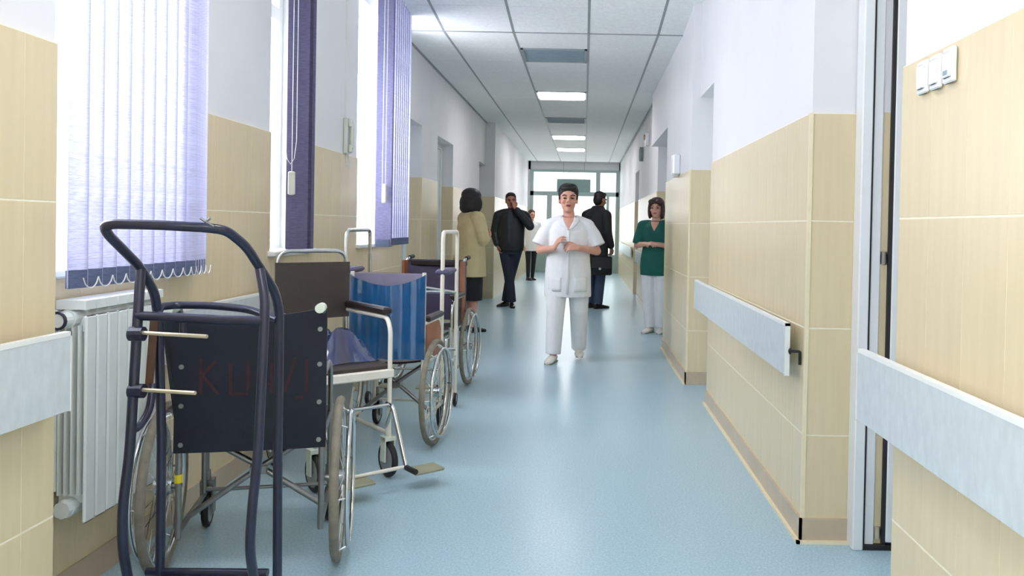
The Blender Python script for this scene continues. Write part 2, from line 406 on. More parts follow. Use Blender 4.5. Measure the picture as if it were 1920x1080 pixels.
# left wall faces +X: direction with face to its right is +Y
def tiles_left(y0, y1, x, z0=0., z1=T): tiles(wall_left, x, y0, UP, y1-y0, z0, z1)
def tiles_right(y0, y1, x, z0=0., z1=T): tiles(wall_right, x, y1, DN, y1-y0, z0, z1)
tiles_left(.9, 2.23, XN)
y = 2.23
for a, b in WIN:
    if a-y > .1: tiles_left(y, a, XL)
    tiles_left(a, b, XL, 0, WZ0-.012); y = b
tiles_left(7.2, 7.5, XL)
for a, b in REC:              # reveals that face the camera
    tiles(wall_left, -1.92, b, 0, .2 if b < 13 else .36)
far_dado(wall_left, (XL, 8.4, 0), (XL+.009, 9.3, T)); far_dado(wall_left, (XL, 10.4, 0), (XL+.009, 13.0, T))
far_dado(wall_left, (-1.56, 13.8, 0), (-1.551, 22.1, T)); far_dado(wall_left, (XN, -3, 0), (XN+.009, .9, T))
tiles_right(.9, 2.33, XR); tiles(wall_right, XR, 3.28, 0, .21); tiles_right(3.28, 5.84, XR)
tiles(wall_right, .865, 6.55, 0, .255); tiles_right(6.55, 8.5, .865)
far_dado(wall_right, (XR-.009, -3, 0), (XR, .9, T)); far_dado(wall_right, (.951, 10.6, 0), (.96, 14.2, T)); far_dado(wall_right, (.951, 15.2, 0), (.96, 22.1, T))
far_dado(wall_right, (.96, 10.591, 0), (1.22, 10.6, T)); far_dado(wall_right, (.96, 15.191, 0), (1.15, 15.2, T))
# skirting tiles
def skirt(name, pieces):
    m = MB()
    for lo, hi in pieces: m.box(lo, hi)
    o = struct(m.build(name, 'skirt'), 'beige grey tiled skirting along the floor', 'skirting'); return o
bl = skirt('baseboard_left', [((XL+.009, 2.23, 0), (XL+.018, 7.5, .1)), ((XL+.009, 8.4, 0), (XL+.018, 9.3, .1)), ((XL+.009, 10.4, 0), (XL+.018, 13, .1)), ((XN+.009, -3, 0), (XN+.018, 2.23, .1))])
br = skirt('baseboard_right', [((XR-.02, 3.26, 0), (XR-.009, 5.84, .1)), ((XR-.02, 3.26, 0), (1.12, 3.271, .1)), ((.845, 6.53, 0), (.856, 8.5, .1)), ((.845, 6.53, 0), (1.12, 6.541, .1)), ((XR-.018, -3, 0), (XR-.009, 2.33, .1)), ((.94, 10.58, 0), (.951, 14.2, .1))])
MB().box((XR-.034, 3.245, 0), (XR-.02, 5.84, .012)).box((XR-.034, 3.245, 0), (1.12, 3.26, .012)).box((.83, 6.515, 0), (.845, 8.5, .012)).build('cream_bead', 'edge', br)
MB().box((XR-.013, 3.267, .1), (XR+.002, 3.282, T)).box((.852, 6.537, .1), (.867, 6.552, T)).build('corner_bead', 'edge', br)

# ceiling: void slab, panels and grid bars
cxs = [-1.72, -1.31, -.676, .007, .64, .98]
rows = [7.305 + .63*k for k in range(-5, 24)]
ceil = struct(MB().box((-2.1, 7.305, CZ+.03), (2.2, 22.3, CZ+.12)).box((-2.1, -3.1, CZ+.345), (2.2, 4.1, CZ+.5)).box((-2.1, 4.1, CZ+.37), (2.2, 7.4, CZ+.5)).build('ceiling', 'plaster_dark'), 'suspended ceiling of pale grey mineral panels', 'ceiling')
MB().box((-2.1, -3, CZ+.315), (2.2, 4.155, CZ+.34)).build('plain_soffit', 'ceil', ceil)
FIX = [(8.25, 0), (10.77, 1), (13.29, 0), (15.81, 1), (18.33, 1)]
_pm = {}
def panel_mesh(w, l):
    k = (round(w, 3), round(l, 3))
    if k not in _pm:
        g, gy, t, b = .006, .001, .012, .002
        m = MB(); m.skin([[(g, gy, 0), (w-g, gy, 0), (w-g, l-gy, 0), (g, l-gy, 0)], [(g, gy, -t+b), (w-g, gy, -t+b), (w-g, l-gy, -t+b), (g, l-gy, -t+b)], [(g+b, gy+b, -t), (w-g-b, gy+b, -t), (w-g-b, l-gy-b, -t), (g+b, l-gy-b, -t)]])
        me = m.mesh('ceiling_panel'); me.materials.append(M['ceil']); _pm[k] = me
    return _pm[k]
for j in range(len(rows)-1):
    ya, yb = rows[j], rows[j+1]
    for i in range(5):
        if i == 2 and any(abs((ya+yb)/2-fy) < .2 for fy, _ in FIX): continue
        o = bpy.data.objects.new('ceiling_panel', panel_mesh(cxs[i+1]-cxs[i], .63)); C.objects.link(o); o.parent = ceil
        o.location = (cxs[i], ya, zc(ya)+.012); o.rotation_euler = (math.atan2(zc(yb)-zc(ya), .63), 0, 0)
for x in cxs[1:-1]:
    MB().box((x-.011, 7.305, CZ-.002), (x+.011, 22.1, CZ+.03)).build('grid_bar', 'bar', ceil)
    m = MB(); m.skin([[(x-.011, yy, zc(yy)-.002), (x+.011, yy, zc(yy)-.002), (x+.011, yy, zc(yy)+.03), (x-.011, yy, zc(yy)+.03)] for yy in (4.155, 7.305)])
    m.build('grid_bar', 'bar', ceil)
for yy in rows[5:]:
    MB().box((-1.72, yy-.005, CZ+.001), (.98, yy+.005, CZ+.03)).build('grid_bar', 'ceil', ceil)
MB().box((-1.72, 7.29, CZ-.004), (.98, 7.31, CZ+.035)).build('grid_bar', 'bar', ceil)
for sx in (-1.72, .925):
    MB().box((sx, 7.305, CZ-.012), (sx+.02, 22.1, CZ+.002)).build('edge_trim', 'bar', ceil)
words = {8.25: 'unlit square ceiling light nearest the camera, grey blue louvre', 10.77: 'lit square ceiling light, nearest and largest of the three lit ones',
         13.29: 'unlit square ceiling light between the first and second lit ones', 15.81: 'lit square ceiling light, middle one of the three lit ones', 18.33: 'lit square ceiling light farthest away, smallest of the three lit'}
for fy, on in FIX:
    t = thing('ceiling_light', words[fy], 'ceiling light', ((cxs[2]+cxs[3])/2, fy, CZ), 0, 'square ceiling lights')
    a, b = .33, .305
    MB().box((-a, -b, -.012), (a, -b+.025, .03)).box((-a, b-.025, -.012), (a, b, .03)).box((-a, -b, -.012), (-a+.025, b, .03)).box((a-.025, -b, -.012), (a, b, .03)).build('frame', 'bar' if not on else 'white_pvc', t)
    if on: MB().rbox((-a+.025, -b+.025, -.02), (a-.025, b-.025, .02), .008).build('diffuser', 'lamp_on', t)
    else:
        MB().box((-a+.025, -b+.025, .012), (a-.025, b-.025, .02)).build('reflector', 'lamp_off', t)
        for k in range(7):
            yy = -b+.06+k*.082
            MB().box((-a+.025, yy, -.012), (a-.025, yy+.006, .012)).build('louvre_blade', 'lamp_off', t)
for fy in (2.4, -.6):        # unseen lights added above and behind the camera to light the scene
    t = thing('ceiling_light', 'unseen lit square ceiling light added ' + ('above' if fy > 0 else 'behind') + ' the camera', 'ceiling light', ((cxs[2]+cxs[3])/2, fy, CZ+.315), 0, 'square ceiling lights')
    MB().box((-.33, -.305, -.015), (.33, .305, 0)).build('frame', 'white_pvc', t); MB().rbox((-.3, -.28, -.025), (.3, .28, -.012), .005).build('diffuser', 'lamp_on', t)

# end wall with glazed partition
YE = 22.0
we = MB(); we.box((-2.1, YE, 2.82), (2.2, YE+.15, 3.5)); we.box((-2.1, YE, 0), (-1.50, YE+.15, 3.5)); we.box((.93, YE, 0), (2.2, YE+.15, 3.5))
struct(we.build('wall_end', 'paint'), 'white wall around the glazed partition at the far end', 'wall')
dE = struct(bpy.data.objects.new('door_5', None), 'grey framed glazed door partition closing the far end of the corridor', 'door'); C.objects.link(dE); dE.location = (0, YE, 0)
def fr(x0, x1, z0, z1, name='frame_bar', m='grey_frame', y0=-.02, y1=.06): return MB().box((x0, y0, z0), (x1, y1, z1)).build(name, m, dE)
fr(-1.5, .93, 2.75, 2.82); fr(-1.5, .93, 2.1, 2.22); fr(-1.5, -1.41, 0, 2.75); fr(.85, .93, 0, 2.75); fr(.30, .42, 2.22, 2.75)
fr(-1.04, -.9, 0, 2.1); fr(.28, .36, 0, 2.1); fr(.6, .67, 0, 2.1)
fr(-1.41, .30, 2.22, 2.75, 'pane', 'glass', .01, .016); fr(.42, .85, 2.22, 2.75, 'pane', 'glass', .01, .016)
fr(-1.41, -1.04, .85, 2.1, 'pane', 'glass', .01, .016); fr(-1.41, -1.04, 0, .85, 'door_panel', 'grey_panel', -.01, .04)
fr(-.9, .28, .85, 2.1, 'pane', 'glass', .01, .016); fr(-.9, .28, 0, .85, 'door_panel', 'grey_panel', -.01, .04)
fr(.36, .6, .5, 2.1, 'pane', 'frosted', .01, .016); fr(.36, .6, 0, .5, 'door_panel', 'grey_panel', -.01, .04); fr(.67, .85, .5, 2.1, 'pane', 'frosted', .01, .016); fr(.67, .85, 0, .5, 'door_panel', 'grey_panel', -.01, .04)
sg = tag(MB().rbox((-.77, YE-.12, 2.2), (.15, YE-.07, 2.56), .01).build('hanging_sign', 'sign'), 'dark grey rectangular sign board hung above the far glazed door', 'sign')
for hx in (-.6, -.03): MB().box((hx, YE-.12, 2.56), (hx+.01, YE-.1, 3.03)).build('hanger', 'bar', sg)
# courtyard ground outside so that the glazed doors look onto something
struct(MB().box((-30, -30, -.4), (-2.1, 60, -.3)).box((-2.1, 22.3, -.4), (30, 60, -.3)).build('ground', mat('pale_paving', (226, 226, 226), .8, noise=(3, .05, (1, 1, 1)))), 'pale paving outside the windows', 'ground')

# windows
for n, (a, b) in enumerate(WIN):
    w = struct(bpy.data.objects.new('window_%d' % (n+1), None), ['white framed window behind the closed blind', 'narrow white framed window behind the bunched dark blind', 'white framed window farthest down the corridor'][n], 'window')
    C.objects.link(w); w.location = (-1.97, a, 0); L = b-a
    m = MB(); d = .06
    m.box((0, 0, WZ0), (.07, d, WZ1)); m.box((0, L-d, WZ0), (.07, L, WZ1)); m.box((0, d, WZ0), (.07, L-d, WZ0+d)); m.box((0, d, WZ1-d), (.07, L-d, WZ1))
    m.build('window_frame', 'white_pvc', w)
    MB().box((0, d, 2.5), (.07, L-d, 2.58)).build('transom', 'white_pvc', w)
    nm = 1 if L > 1 else 0
    if nm: MB().box((0, L/2-.035, WZ0+d), (.07, L/2+.035, 2.5)).build('mullion', 'white_pvc', w)
    ys = [d, L/2-.035, L/2+.035, L-d] if nm else [d, L-d]
    for k in range(0, len(ys), 2): MB().box((.03, ys[k], WZ0+d), (.036, ys[k+1], 2.5)).build('pane', 'glass', w)
    MB().box((.03, d, 2.58), (.036, L-d, WZ1-d)).build('pane', 'glass', w)
    MB().rbox((.05, -.03 if n else -.08, WZ0-.01), (.295, L+.03, WZ0+.02), .006).build('window_sill', 'white_pvc', w)
    MB().cyl((.07, .05, 1.65), (.11, .05, 1.65), .012).box((.1, .04, 1.52), (.115, .06, 1.66)).build('window_handle', 'white_pvc', w)
w0 = struct(bpy.data.objects.new('window_4', None), 'white framed window behind the camera position', 'window'); C.objects.link(w0); w0.location = (-1.97, -1.95, 0)
MB().box((0, 0, 1.1), (.07, .06, 2.95)).box((0, 1.84, 1.1), (.07, 1.9, 2.95)).box((0, .92, 1.1), (.07, .98, 2.95)).box((0, 0, 1.1), (.07, 1.9, 1.16)).box((0, 0, 2.89), (.07, 1.9, 2.95)).build('window_frame', 'white_pvc', w0)
MB().box((.03, .06, 1.16), (.036, 1.84, 2.89)).build('pane', 'glass', w0)

# recess doors
def recess_door(n, label, loc, rz, w, h, m='door_grey'):
    d = struct(bpy.data.objects.new('door_%d' % n, None), label, 'door'); C.objects.link(d); d.location = loc; d.rotation_euler = (0, 0, rz)
    MB().box((0, -.06, 0), (.07, 0, h)).box((w-.07, -.06, 0), (w, 0, h)).box((.07, -.06, h-.07), (w-.07, 0, h)).build('door_frame', 'white_pvc', d)
    MB().box((.07, -.04, .01), (w-.07, -.005, h-.07)).build('door_leaf', m, d)
    MB().cyl((.14, -.04, 1.05), (.14, -.09, 1.05), .01).tube([(.14, -.085, 1.05), (.25, -.085, 1.05)], .009).build('door_handle', 'steel', d)
recess_door(2, 'pale grey door in the nearest left recess past the windows', (-1.92, 7.5, 0), UP, .9, RH)
recess_door(3, 'pale grey door in the left recess beside the woman in beige', (-1.92, 9.3, 0), UP, 1.1, RH)
recess_door(4, 'pale grey door in the far left recess behind the man in the dark jacket', (-1.92, 13.0, 0), UP, .8, RH)
recess_door(6, 'white door in the shallow right recess between two tiled walls', (1.12, 6.55, 0), DN, .71, 2.35, 'white_pvc')
recess_door(7, 'white door in the right recess behind the woman in green', (1.22, 10.6, 0), DN, 2.1, 2.35, 'white_pvc')
recess_door(8, 'white door in the farthest right recess', (1.15, 15.2, 0), DN, 1.0, 2.3, 'white_pvc')
# near right: white framed door leaf standing against the tiled return
d1 = struct(bpy.data.objects.new('door_1', None), 'white framed glazed door with dark seals beside the near right wall', 'door'); C.objects.link(d1); d1.location = (0, 3.24, 0)
MB().rbox((1.10, -.05, 0), (1.142, .03, 2.9), .004).build('door_frame', 'white_pvc', d1)
MB().box((1.142, -.03, 0), (1.154, .03, 2.9)).build('seal', 'gasket', d1)
MB().rbox((1.154, -.03, 0), (1.192, .03, 2.9), .004).build('door_stile', 'white_pvc', d1)
MB().box((1.192, -.02, T), (1.222, .03, 2.9)).build('wall_strip', 'paint', d1)
MB().box((1.192, -.02, .02), (1.222, .03, T)).build('tile_strip', 'tile', d1)
MB().box((1.222, -.035, 0), (1.236, .03, 2.9)).build('seal', 'gasket', d1)
MB().rbox((1.236, -.04, .03), (1.75, .03, 2.9), .004).build('door_leaf', 'white_pvc', d1)
for z in (.06, 1.17): MB().cyl((1.207, -.02, z-.02), (1.207, -.02, z+.03), .012).box((1.19, -.02, z-.015), (1.225, .03, z+.02)).build('hinge', 'rod' if z < 1 else 'steel', d1)
MB().box((1.142, -.045, 0), (1.75, -.02, .02)).build('threshold', 'gasket', d1)

# ------------------------------------------------------------------ blinds
def slat(parent, x, y, ang, w, z0, z1, m, hem=True):
    "one vertical slat, its width along angle ang, slightly bowed"
    n = 6; pr = []
    for k in range(n+1):
        t = -w/2+w*k/n; pr.append((t, .006*(1-(2*t/w)**2)))
    rings = []
    for z in (z0, z0+.05, (z0+z1)/2, z1):
        rings.append([(a, b, z) for a, b in pr] + [(a, b+.0012, z) for a, b in reversed(pr)])
    o = MB().skin(rings).build('slat', m, parent); o.location = (x, y, 0); o.rotation_euler = (0, 0, ang)
    if hem: MB().box((-w*.42, -.004, z0-.002), (w*.42, .012, z0+.055)).build('bottom_weight', 'slat_weight', o)
    return o
def chain_loop(parent, pts, name='chain'): return MB().tube(pts, .0022, 5).build(name, 'cord', parent)
BT = 3.15
b1 = thing('vertical_blind', 'closed lavender vertical blind hanging over the nearest window', 'blind', (-1.6, 2.48, 0), 0, 'vertical blinds')
MB().rbox((-.03, -.03, BT), (.03, .98, BT+.05), .005).build('headrail', 'white_pvc', b1)
ys = [.05+k*.079 for k in range(9)] + [.05+9*.079-.015+k*.042 for k in range(5)]
for k, yy in enumerate(ys):
    slat(b1, 0 if k < 9 else -.012*(k-9), yy, R(90-9) if k < 9 else R(90-28-6*(k-9)), .085, 1.055, BT, 'slat')
for ya, yb in zip(ys[:-1], ys[1:]):
    chain_loop(b1, [(.018, ya+(yb-ya)*t/8, 1.085-.034*math.sin(math.pi*t/8)**.6) for t in range(9)])
b2 = thing('vertical_blind', 'bunched dark violet blue vertical blind in front of the narrow window', 'blind', (-1.6, 4.42, 0), 0, 'vertical blinds')
MB().rbox((-.03, -.03, BT), (.03, .6, BT+.05), .005).build('headrail', 'white_pvc', b2)
for k in range(9):
    slat(b2, .01+(.0 if k < 7 else .005), .012*k, R(-6-2*k), .127, 1.10, BT, 'slat_dark', hem=False)
slat(b2, .065, .04, R(62), .07, 1.10, BT, 'slat_dark', hem=False)
chain_loop(b2, [(-.05, -.02, BT), (-.052, -.02, 1.7), (-.04, -.02, 1.62), (-.02, -.02, 1.59), (.0, -.02, 1.62), (.012, -.02, 1.72), (.012, -.02, BT)], 'pull_cord')
chain_loop(b2, [(-.012, -.02, BT), (-.012, -.02, 1.55)], 'pull_cord')
MB().rbox((-.03, -.035, 1.42), (.008, -.012, 1.55), .006).build('cord_weight', 'phone', b2)
b3 = thing('vertical_blind', 'half drawn vertical blind, one side coloured as in shade and one sunlit side', 'blind', (-1.58, 6.28, 0), 0, 'vertical blinds')
MB().rbox((-.03, -.3, BT), (.03, .8, BT+.05), .005).build('headrail', 'white_pvc', b3)
for k in range(4): slat(b3, 0, .014*k, R(-4-2*k), .13, 1.09, BT, 'slat_shaded')
for k in range(8): slat(b3, .055, .1+k*.072, R(90-6), .089, 1.10, BT, 'slat')
chain_loop(b3, [(-.005, -.02, BT), (-.005, -.02, 1.58)], 'pull_cord'); chain_loop(b3, [(.02, -.02, BT), (.02, -.02, 1.58), (.0, -.02, 1.52)], 'pull_cord')
MB().rbox((-.005, -.035, 1.43), (.03, -.012, 1.58), .006).build('cord_weight', 'phone', b3)

# ------------------------------------------------------------------ bumper rails
def bumper(label, x, y0, y1, z0, z1, side, brackets):
    "side +1: fixed to the left wall, face towards +X"
    t = thing('bumper_rail', label, 'bumper rail', (x, (y0+y1)/2, z0), 0, 'wall bumper rails')
    a, b, h = y0-(y0+y1)/2, y1-(y0+y1)/2, z1-z0
    MB().box((-.018, a+.004, .004), (0, b-.004, h-.012)).build('board', 'laminate', t) if side > 0 else MB().box((0, a+.004, .004), (.018, b-.004, h-.012)).build('board', 'laminate', t)
    xs = (-.02, .001) if side > 0 else (-.001, .02)
    MB().box((xs[0], a, h-.012), (xs[1], b, h)).build('edge_strip', 'laminate_edge', t)
    MB().box((xs[0], a, 0), (xs[1], a+.004, h)).build('edge_strip', 'laminate_edge', t); MB().box((xs[0], b-.004, 0), (xs[1], b, h)).build('edge_strip', 'laminate_edge', t)
    for yb, wx in brackets:
        yy = yb-(y0+y1)/2; d = wx-x
        m = MB(); m.cyl((-.018*side if side > 0 else .018, yy, h*.5), (d, yy, h*.5), .008); m.box((min(d, d-.004*side), yy-.03, h*.5-.05), (max(d, d-.004*side), yy+.03, h*.5+.02))
        m.build('bracket', 'steel', t)
    return t
bumper('grey marbled bumper rail cut off by the left edge of the picture', -1.40, .2, 2.19, .745, .965, 1, [(1.8, XN+.011), (.8, XN+.011)])
bumper('pale bumper rail on the left wall behind the folded chair', -1.655, 3.2, 4.9, .69, .905, 1, [(3.5, XL+.011), (4.6, XL+.011)])
bumper('pale bumper rail on the far left wall beyond the woman in beige', -1.65, 10.5, 12.9, .69, .9, 1, [(11, XL+.011), (12.5, XL+.011)])
bumper('large grey marbled bumper rail on the near right wall', .862, .2, 2.5, .69, .915, -1, [(1.9, XR-.011), (.8, XR-.011)])
bumper('white bumper rail on the right wall before the tiled pier', .85, 3.34, 6.1, .67, .89, -1, [(3.55, XR-.011), (5.6, XR-.011)])
bumper('small white bumper rail on the right wall near the far door', .895, 11.0, 14.0, .68, .89, -1, [(11.4, .953), (13.6, .953)])
bumper('tiny white bumper rail farthest along the right wall', .90, 15.4, 20.5, .68, .89, -1, [(16, .953), (19.6, .953)])
hk = tag(MB().tube(bend([(.862, 3.332, .775), (.895, 3.328, .775), (.908, 3.325, .775), (.908, 3.325, .72)], .01), .006, 8).torus((.868, 3.329, .775), (1, 0, 0), .01, .004, 12, 6).build('bracket_hook', 'gasket'), 'small dark metal hook between the white rail and the tiled corner', 'hook')

# ------------------------------------------------------------------ radiator
rad = thing('radiator', 'white ribbed wall radiator below the nearest window', 'radiator', (-1.59, 2.56, .29))
RZ = .72
for k in range(8):
    y0 = k*.06
    m = MB()
    m.rbox((-.012, y0+.003, .0), (.0, y0+.057, RZ-.05), .005)
    m.rbox((-.11, y0+.002, .1), (-.095, y0+.058, RZ-.03), .003)
    m.box((-.1, y0+.026, .06), (-.008, y0+.034, RZ-.06))
    m.box((-.1, y0+.004, RZ-.03), (-.004, y0+.056, RZ))
    for q_ in range(4): m.box((-.09+q_*.021, y0+(.0 if k == 0 else .008), .09), (-.084+q_*.021, y0+.052, RZ-.08))
    m.box((-.014, y0+.006, RZ-.052), (-.002, y0+.054, RZ-.1))
    m.build('radiator_section', 'rad', rad)
for z in (.05, RZ-.06): MB().cyl((-.06, -.004, z), (-.06, .49, z), .03, 14).build('header_pipe', 'rad', rad)
MB().cyl((-.06, -.022, .05), (-.06, 0, .05), .028, 8).build('end_plug', 'rad', rad)
v = MB().cyl((-.06, -.05, RZ-.06), (-.06, 0, RZ-.06), .024, 14).build('valve', 'rad', rad)
MB().torus((-.06, -.05, RZ-.06), (0, 1, 0), .026, .005, 16, 6).build('valve_ring', 'navy_tube', v)
MB().cyl((-.085, .45, .05), (-.085, .45, -.29), .009).build('feed_pipe', 'rad', rad)

# ------------------------------------------------------------------ wall bits
for k, (px, w) in enumerate(((1728, 'plain white light switch, the one farthest from the camera'), (1752, 'plain white light switch, the middle one of three'), (1777, 'white light switch with a small mark, nearest of three'))):
    x = XR-.011; px_m = (px-CX)/x; D = F/px_m
    c = P(px, (145, 135, 122)[k], D)
    t = thing('light_switch', w, 'light switch', (x, c.y, c.z), 0, 'light switches on the near right wall')
    MB().rbox((-.012, -.03, -.045), (0, .03, .045), .004).build('plate', 'switch', t)
    MB().rbox((-.018, -.021, -.032), (-.01, .021, .032), .003).build('rocker', 'switch', t)
    if k == 2: MB().box((-.0185, -.012, -.026), (-.0175, .012, -.014)).build('mark', 'lamp_off', t)
ic = P(647, 255, 5.72)
t = thing('intercom_phone', 'off white wall phone with a hanging cord beside the far window', 'phone', (XL, ic.y, ic.z))
MB().rbox((0, -.05, -.13), (.03, .05, .13), .008).build('base', 'phone', t)
MB().rbox((.03, -.03, -.12), (.055, .03, -.06), .008).rbox((.03, -.03, .06), (.055, .03, .12), .008).rbox((.045, -.022, -.09), (.062, .022, .09), .006).build('handset', 'phone', t)
MB().tube([(.02, .02, -.13), (.03, .03, -.19), (.035, .0, -.23), (.02, -.02, -.19), (.015, -.01, -.13)], .004, 6).build('cord', 'cord', t)
MB().box((0, -.02, .13), (.012, .0, 1.3)).build('cable_duct', 'paint', t)
c = P(1268, 310, 7.35)
t = thing('wall_dispenser', 'white box mounted on the right wall above the tiles', 'dispenser', (.865, 7.35, c.z))
MB().rbox((-.07, -.08, -.09), (0, .08, .1), .012).build('body', 'switch', t); MB().rbox((-.06, -.05, -.11), (-.01, .05, -.09), .006).build('outlet', 'phone', t)
c = P(1212, 255, 12.2)
t = thing('alarm_box', 'small reddish alarm box high on the far right wall', 'alarm', (.96, 12.2, 2.62)); MB().rbox((-.06, -.07, -.1), (0, .07, .1), .01).build('body', 'switch', t); MB().cyl((-.08, 0, .03), (-.05, 0, .03), .04).build('lens', 'amber', t)
t = thing('wall_speaker', 'small round grey fitting high on the far right wall', 'speaker', (.96, 13.4, 2.5)); MB().cyl((-.05, 0, 0), (0, 0, 0), .12, 24).build('body', 'bar', t); MB().torus((-.05, 0, 0), (1, 0, 0), .11, .012, 24, 6).build('rim', 'grey_frame', t)

# ------------------------------------------------------------------ wheelchairs
def wheelchair(label, loc, yaw, o, group='parked wheelchairs'):
    """faces local +Y; origin on the floor under the rear axle"""
    t = thing('wheelchair', label, 'wheelchair', loc, yaw, group)
    fm = o.get('frame', 'chrome'); hw = o.get('hw', .285); px = hw-.06
    bz0, bz1 = o.get('back', (.48, .95)); seat_z = .5
    for s in (-1, 1):
        x = s*hw; c = (x, 0, .305)
        wh = MB().torus(c, (1, 0, 0), .272, .011, 44, 8).cyl((x-.03, 0, .305), (x+.03, 0, .305), .03, 14).build('wheel', 'chrome', t, True)
        MB().torus(c, (1, 0, 0), .289, .0165, 44, 8).build('tyre', 'tyre', wh, True)
        hr = MB().torus((x+s*.042, 0, .305), (1, 0, 0), .25, .0085, 44, 8)
        for k in range(6):
            a = k*math.pi/3; hr.cyl((x+s*.042, .25*math.cos(a), .305+.25*math.sin(a)), (x+s*.005, .268*math.cos(a), .305+.268*math.sin(a)), .004, 6)
        hr.build('hand_rim', 'chrome', wh, True)
        sp = MB()
        for k in range(24):
            a = 2*math.pi*k/24; q = a+(.45 if k % 2 else -.45); hx = x+(.022 if k % 4 < 2 else -.022)
            sp.cyl((hx, .028*math.cos(q), .305+.028*math.sin(q)), (x, .268*math.cos(a), .305+.268*math.sin(a)), .0016, 4)
        sp.build('wheel_spokes', 'chrome', wh, kind='stuff')
        # side frame
        m = MB()
        m.tube(bend([(s*px, -.05, .13), (s*px, -.05, bz1+.02), (s*px, -.2, bz1+.03)], .05) if o.get('handle', True) else [(s*px, -.05, .13), (s*px, -.05, bz1+.01)], .0115)
        m.tube([(s*px, -.05, .15), (s*px, .4, .15)], .0105); m.tube([(s*px, -.05, seat_z-.03), (s*px, .4, seat_z-.03)], .0105)
        m.tube(bend([(s*px, -.05, .7), (s*px, .30, .7), (s*px, .36, .62), (s*px, .36, .15)], .06), .0105)
        m.tube([(s*px, .4, .5), (s*px, .4, .2)], .012); m.cyl((s*px, 0, .305), (x, 0, .305), .012)
        m.build('side_frame', fm, t, True)
        if o.get('handle', True): MB().tube([(s*px, -.12, bz1+.027), (s*px, -.22, bz1+.032)], .017, 12).build('push_grip', o.get('grip', 'black'), t, True)
        if o.get('arm', True): MB().rbox((s*px-.025, .0, .705), (s*px+.025, .34, .74), .01).build('armrest', o.get('arm_mat', 'black_pad'), t)
        if o.get('skirt'): MB().box((s*px-.004, .0, .48), (s*px+.004, .34, .69)).build('skirt_guard', o['skirt'], t)
        # caster
        cy = .42; cr = .075 if not o.get('caster') else o['caster']
        fk = MB().cyl((s*(px-.005), cy-.02, cr+.12), (s*(px-.005), cy-.02, .24), .014).box((s*(px-.005)-.026, cy-.035, cr-.015), (s*(px-.005)-.02, cy+.015, cr+.12)).box((s*(px-.005)+.02, cy-.035, cr-.015), (s*(px-.005)+.026, cy+.015, cr+.12)).box((s*(px-.005)-.026, cy-.04, cr+.1), (s*(px-.005)+.026, cy+.015, cr+.125)).build('caster_fork', 'grip' if o.get('legs') else 'steel', t)
        cw = MB().torus((s*(px-.005), cy-.01, cr), (1, 0, 0), cr-.014, .014, 24, 8).build('caster_wheel', 'black', fk, True)
        MB().cyl((s*(px-.005)-.012, cy-.01, cr), (s*(px-.005)+.012, cy-.01, cr), cr-.022, 20).build('caster_hub', 'grey_plate', fk)
        if o.get('legs', False):
            lr = MB().tube(bend([(s*(px-.01), .40, .42), (s*(px-.01), .47, .42), (s*(px-.01), .64, .12), (s*(px-.01), .66, .1)], .04), .011).tube([(s*(px-.01), .40, .22), (s*(px-.01), .47, .42)], .009).build('leg_rest', fm, t, True)
            MB().rbox((min(s*(px-.01), s*(px-.01)+.16*o.get('plate_dir', -s)), .6, .092), (max(s*(px-.01), s*(px-.01)+.16*o.get('plate_dir', -s)), .72, .106), .004).build('footplate', 'khaki_plate', lr)
            MB().cyl((s*(px-.01), .61, .112), (s*(px-.01), .71, .112), .013).build('hinge', 'black', lr)
        if o.get('bolts'):
            for z in (bz0+.03, bz0+.17, bz0+.31, bz0+.44): MB().cyl((s*(px-.01), -.072, z), (s*(px-.01), -.06, z), .009, 10).build('bolt', 'steel', t)
    for s in (-1, 1): MB().tube([(s*(px), .13+s*.012, .15), (0, .13+s*.012, .32), (-s*px, .13+s*.012, seat_z-.03)], .0115).build('cross_brace', o.get('brace', 'steel'), t, True)
    MB().box((-.03, .1, .3), (.03, .16, .33)).build('brace_pivot', 'steel', t)
    MB().tube([(-px, .36, .17), (px, .36, .17)], .008).build('front_bar', fm, t, True)
    # seat: slung cushion
    rings = []
    for k in range(9):
        u = -1+2*k/8; z = seat_z-.03+.012-.02*(1-u*u); th = .012+o.get('cushion', .0)
        rings.append([(u*(px-.005), -.03, z), (u*(px-.005), .4, z), (u*(px-.005), .41, z+th*.5), (u*(px-.005), .4, z+th), (u*(px-.005), -.03, z+th)])
    MB().skin(rings).build('seat', o['seat'], t, True)
    # back: sling bowed backwards, top corners pulled up
    rings = []
    fl = o.get('flare', 0)
    for k in range(41):
        u = -1+2*k/40; bow = o.get('bow', .035)*(1-u*u)+o.get('folds', 0)*(math.sin(7*u+.6)+.6*math.sin(13*u)); ring = []
        for th in (-.012, .004):
            zs = [bz0, bz0+.1, bz0+.25, bz1-.12-o.get('sag', 0)*(1-u*u), bz1-.05-o.get('sag', 0)*(1-u*u), bz1-(.015+o.get('sag', 0))*(1-u*u)]
            if th > 0: zs = zs[::-1]
            for z in zs:
                f = fl*max(0, (z-(bz1-.14))/.14)*max(0, -u) if fl else 0
                sl = o.get('slope', 0)*(-u)*max(0, (z-bz0)/(bz1-bz0))
                ring.append((u*(px+.014)-f, -.055-bow*(1 if z > bz0+.05 else .7)+th, z-sl))
        rings.append(ring)
    bk = MB().skin(rings).build('back', o['backm'], t, True)
    return t, bk
A, A_back = wheelchair('navy backed wheelchair seen from behind, just past the tube cart', (-1.215, 2.97, 0), R(13.5),
    dict(backm='navy_cloth', seat='navy_cloth', frame='steel', back=(.44, .94), grip='grip', arm=False, bolts=True, hw=.305, bow=.012, flare=.05, slope=.02))
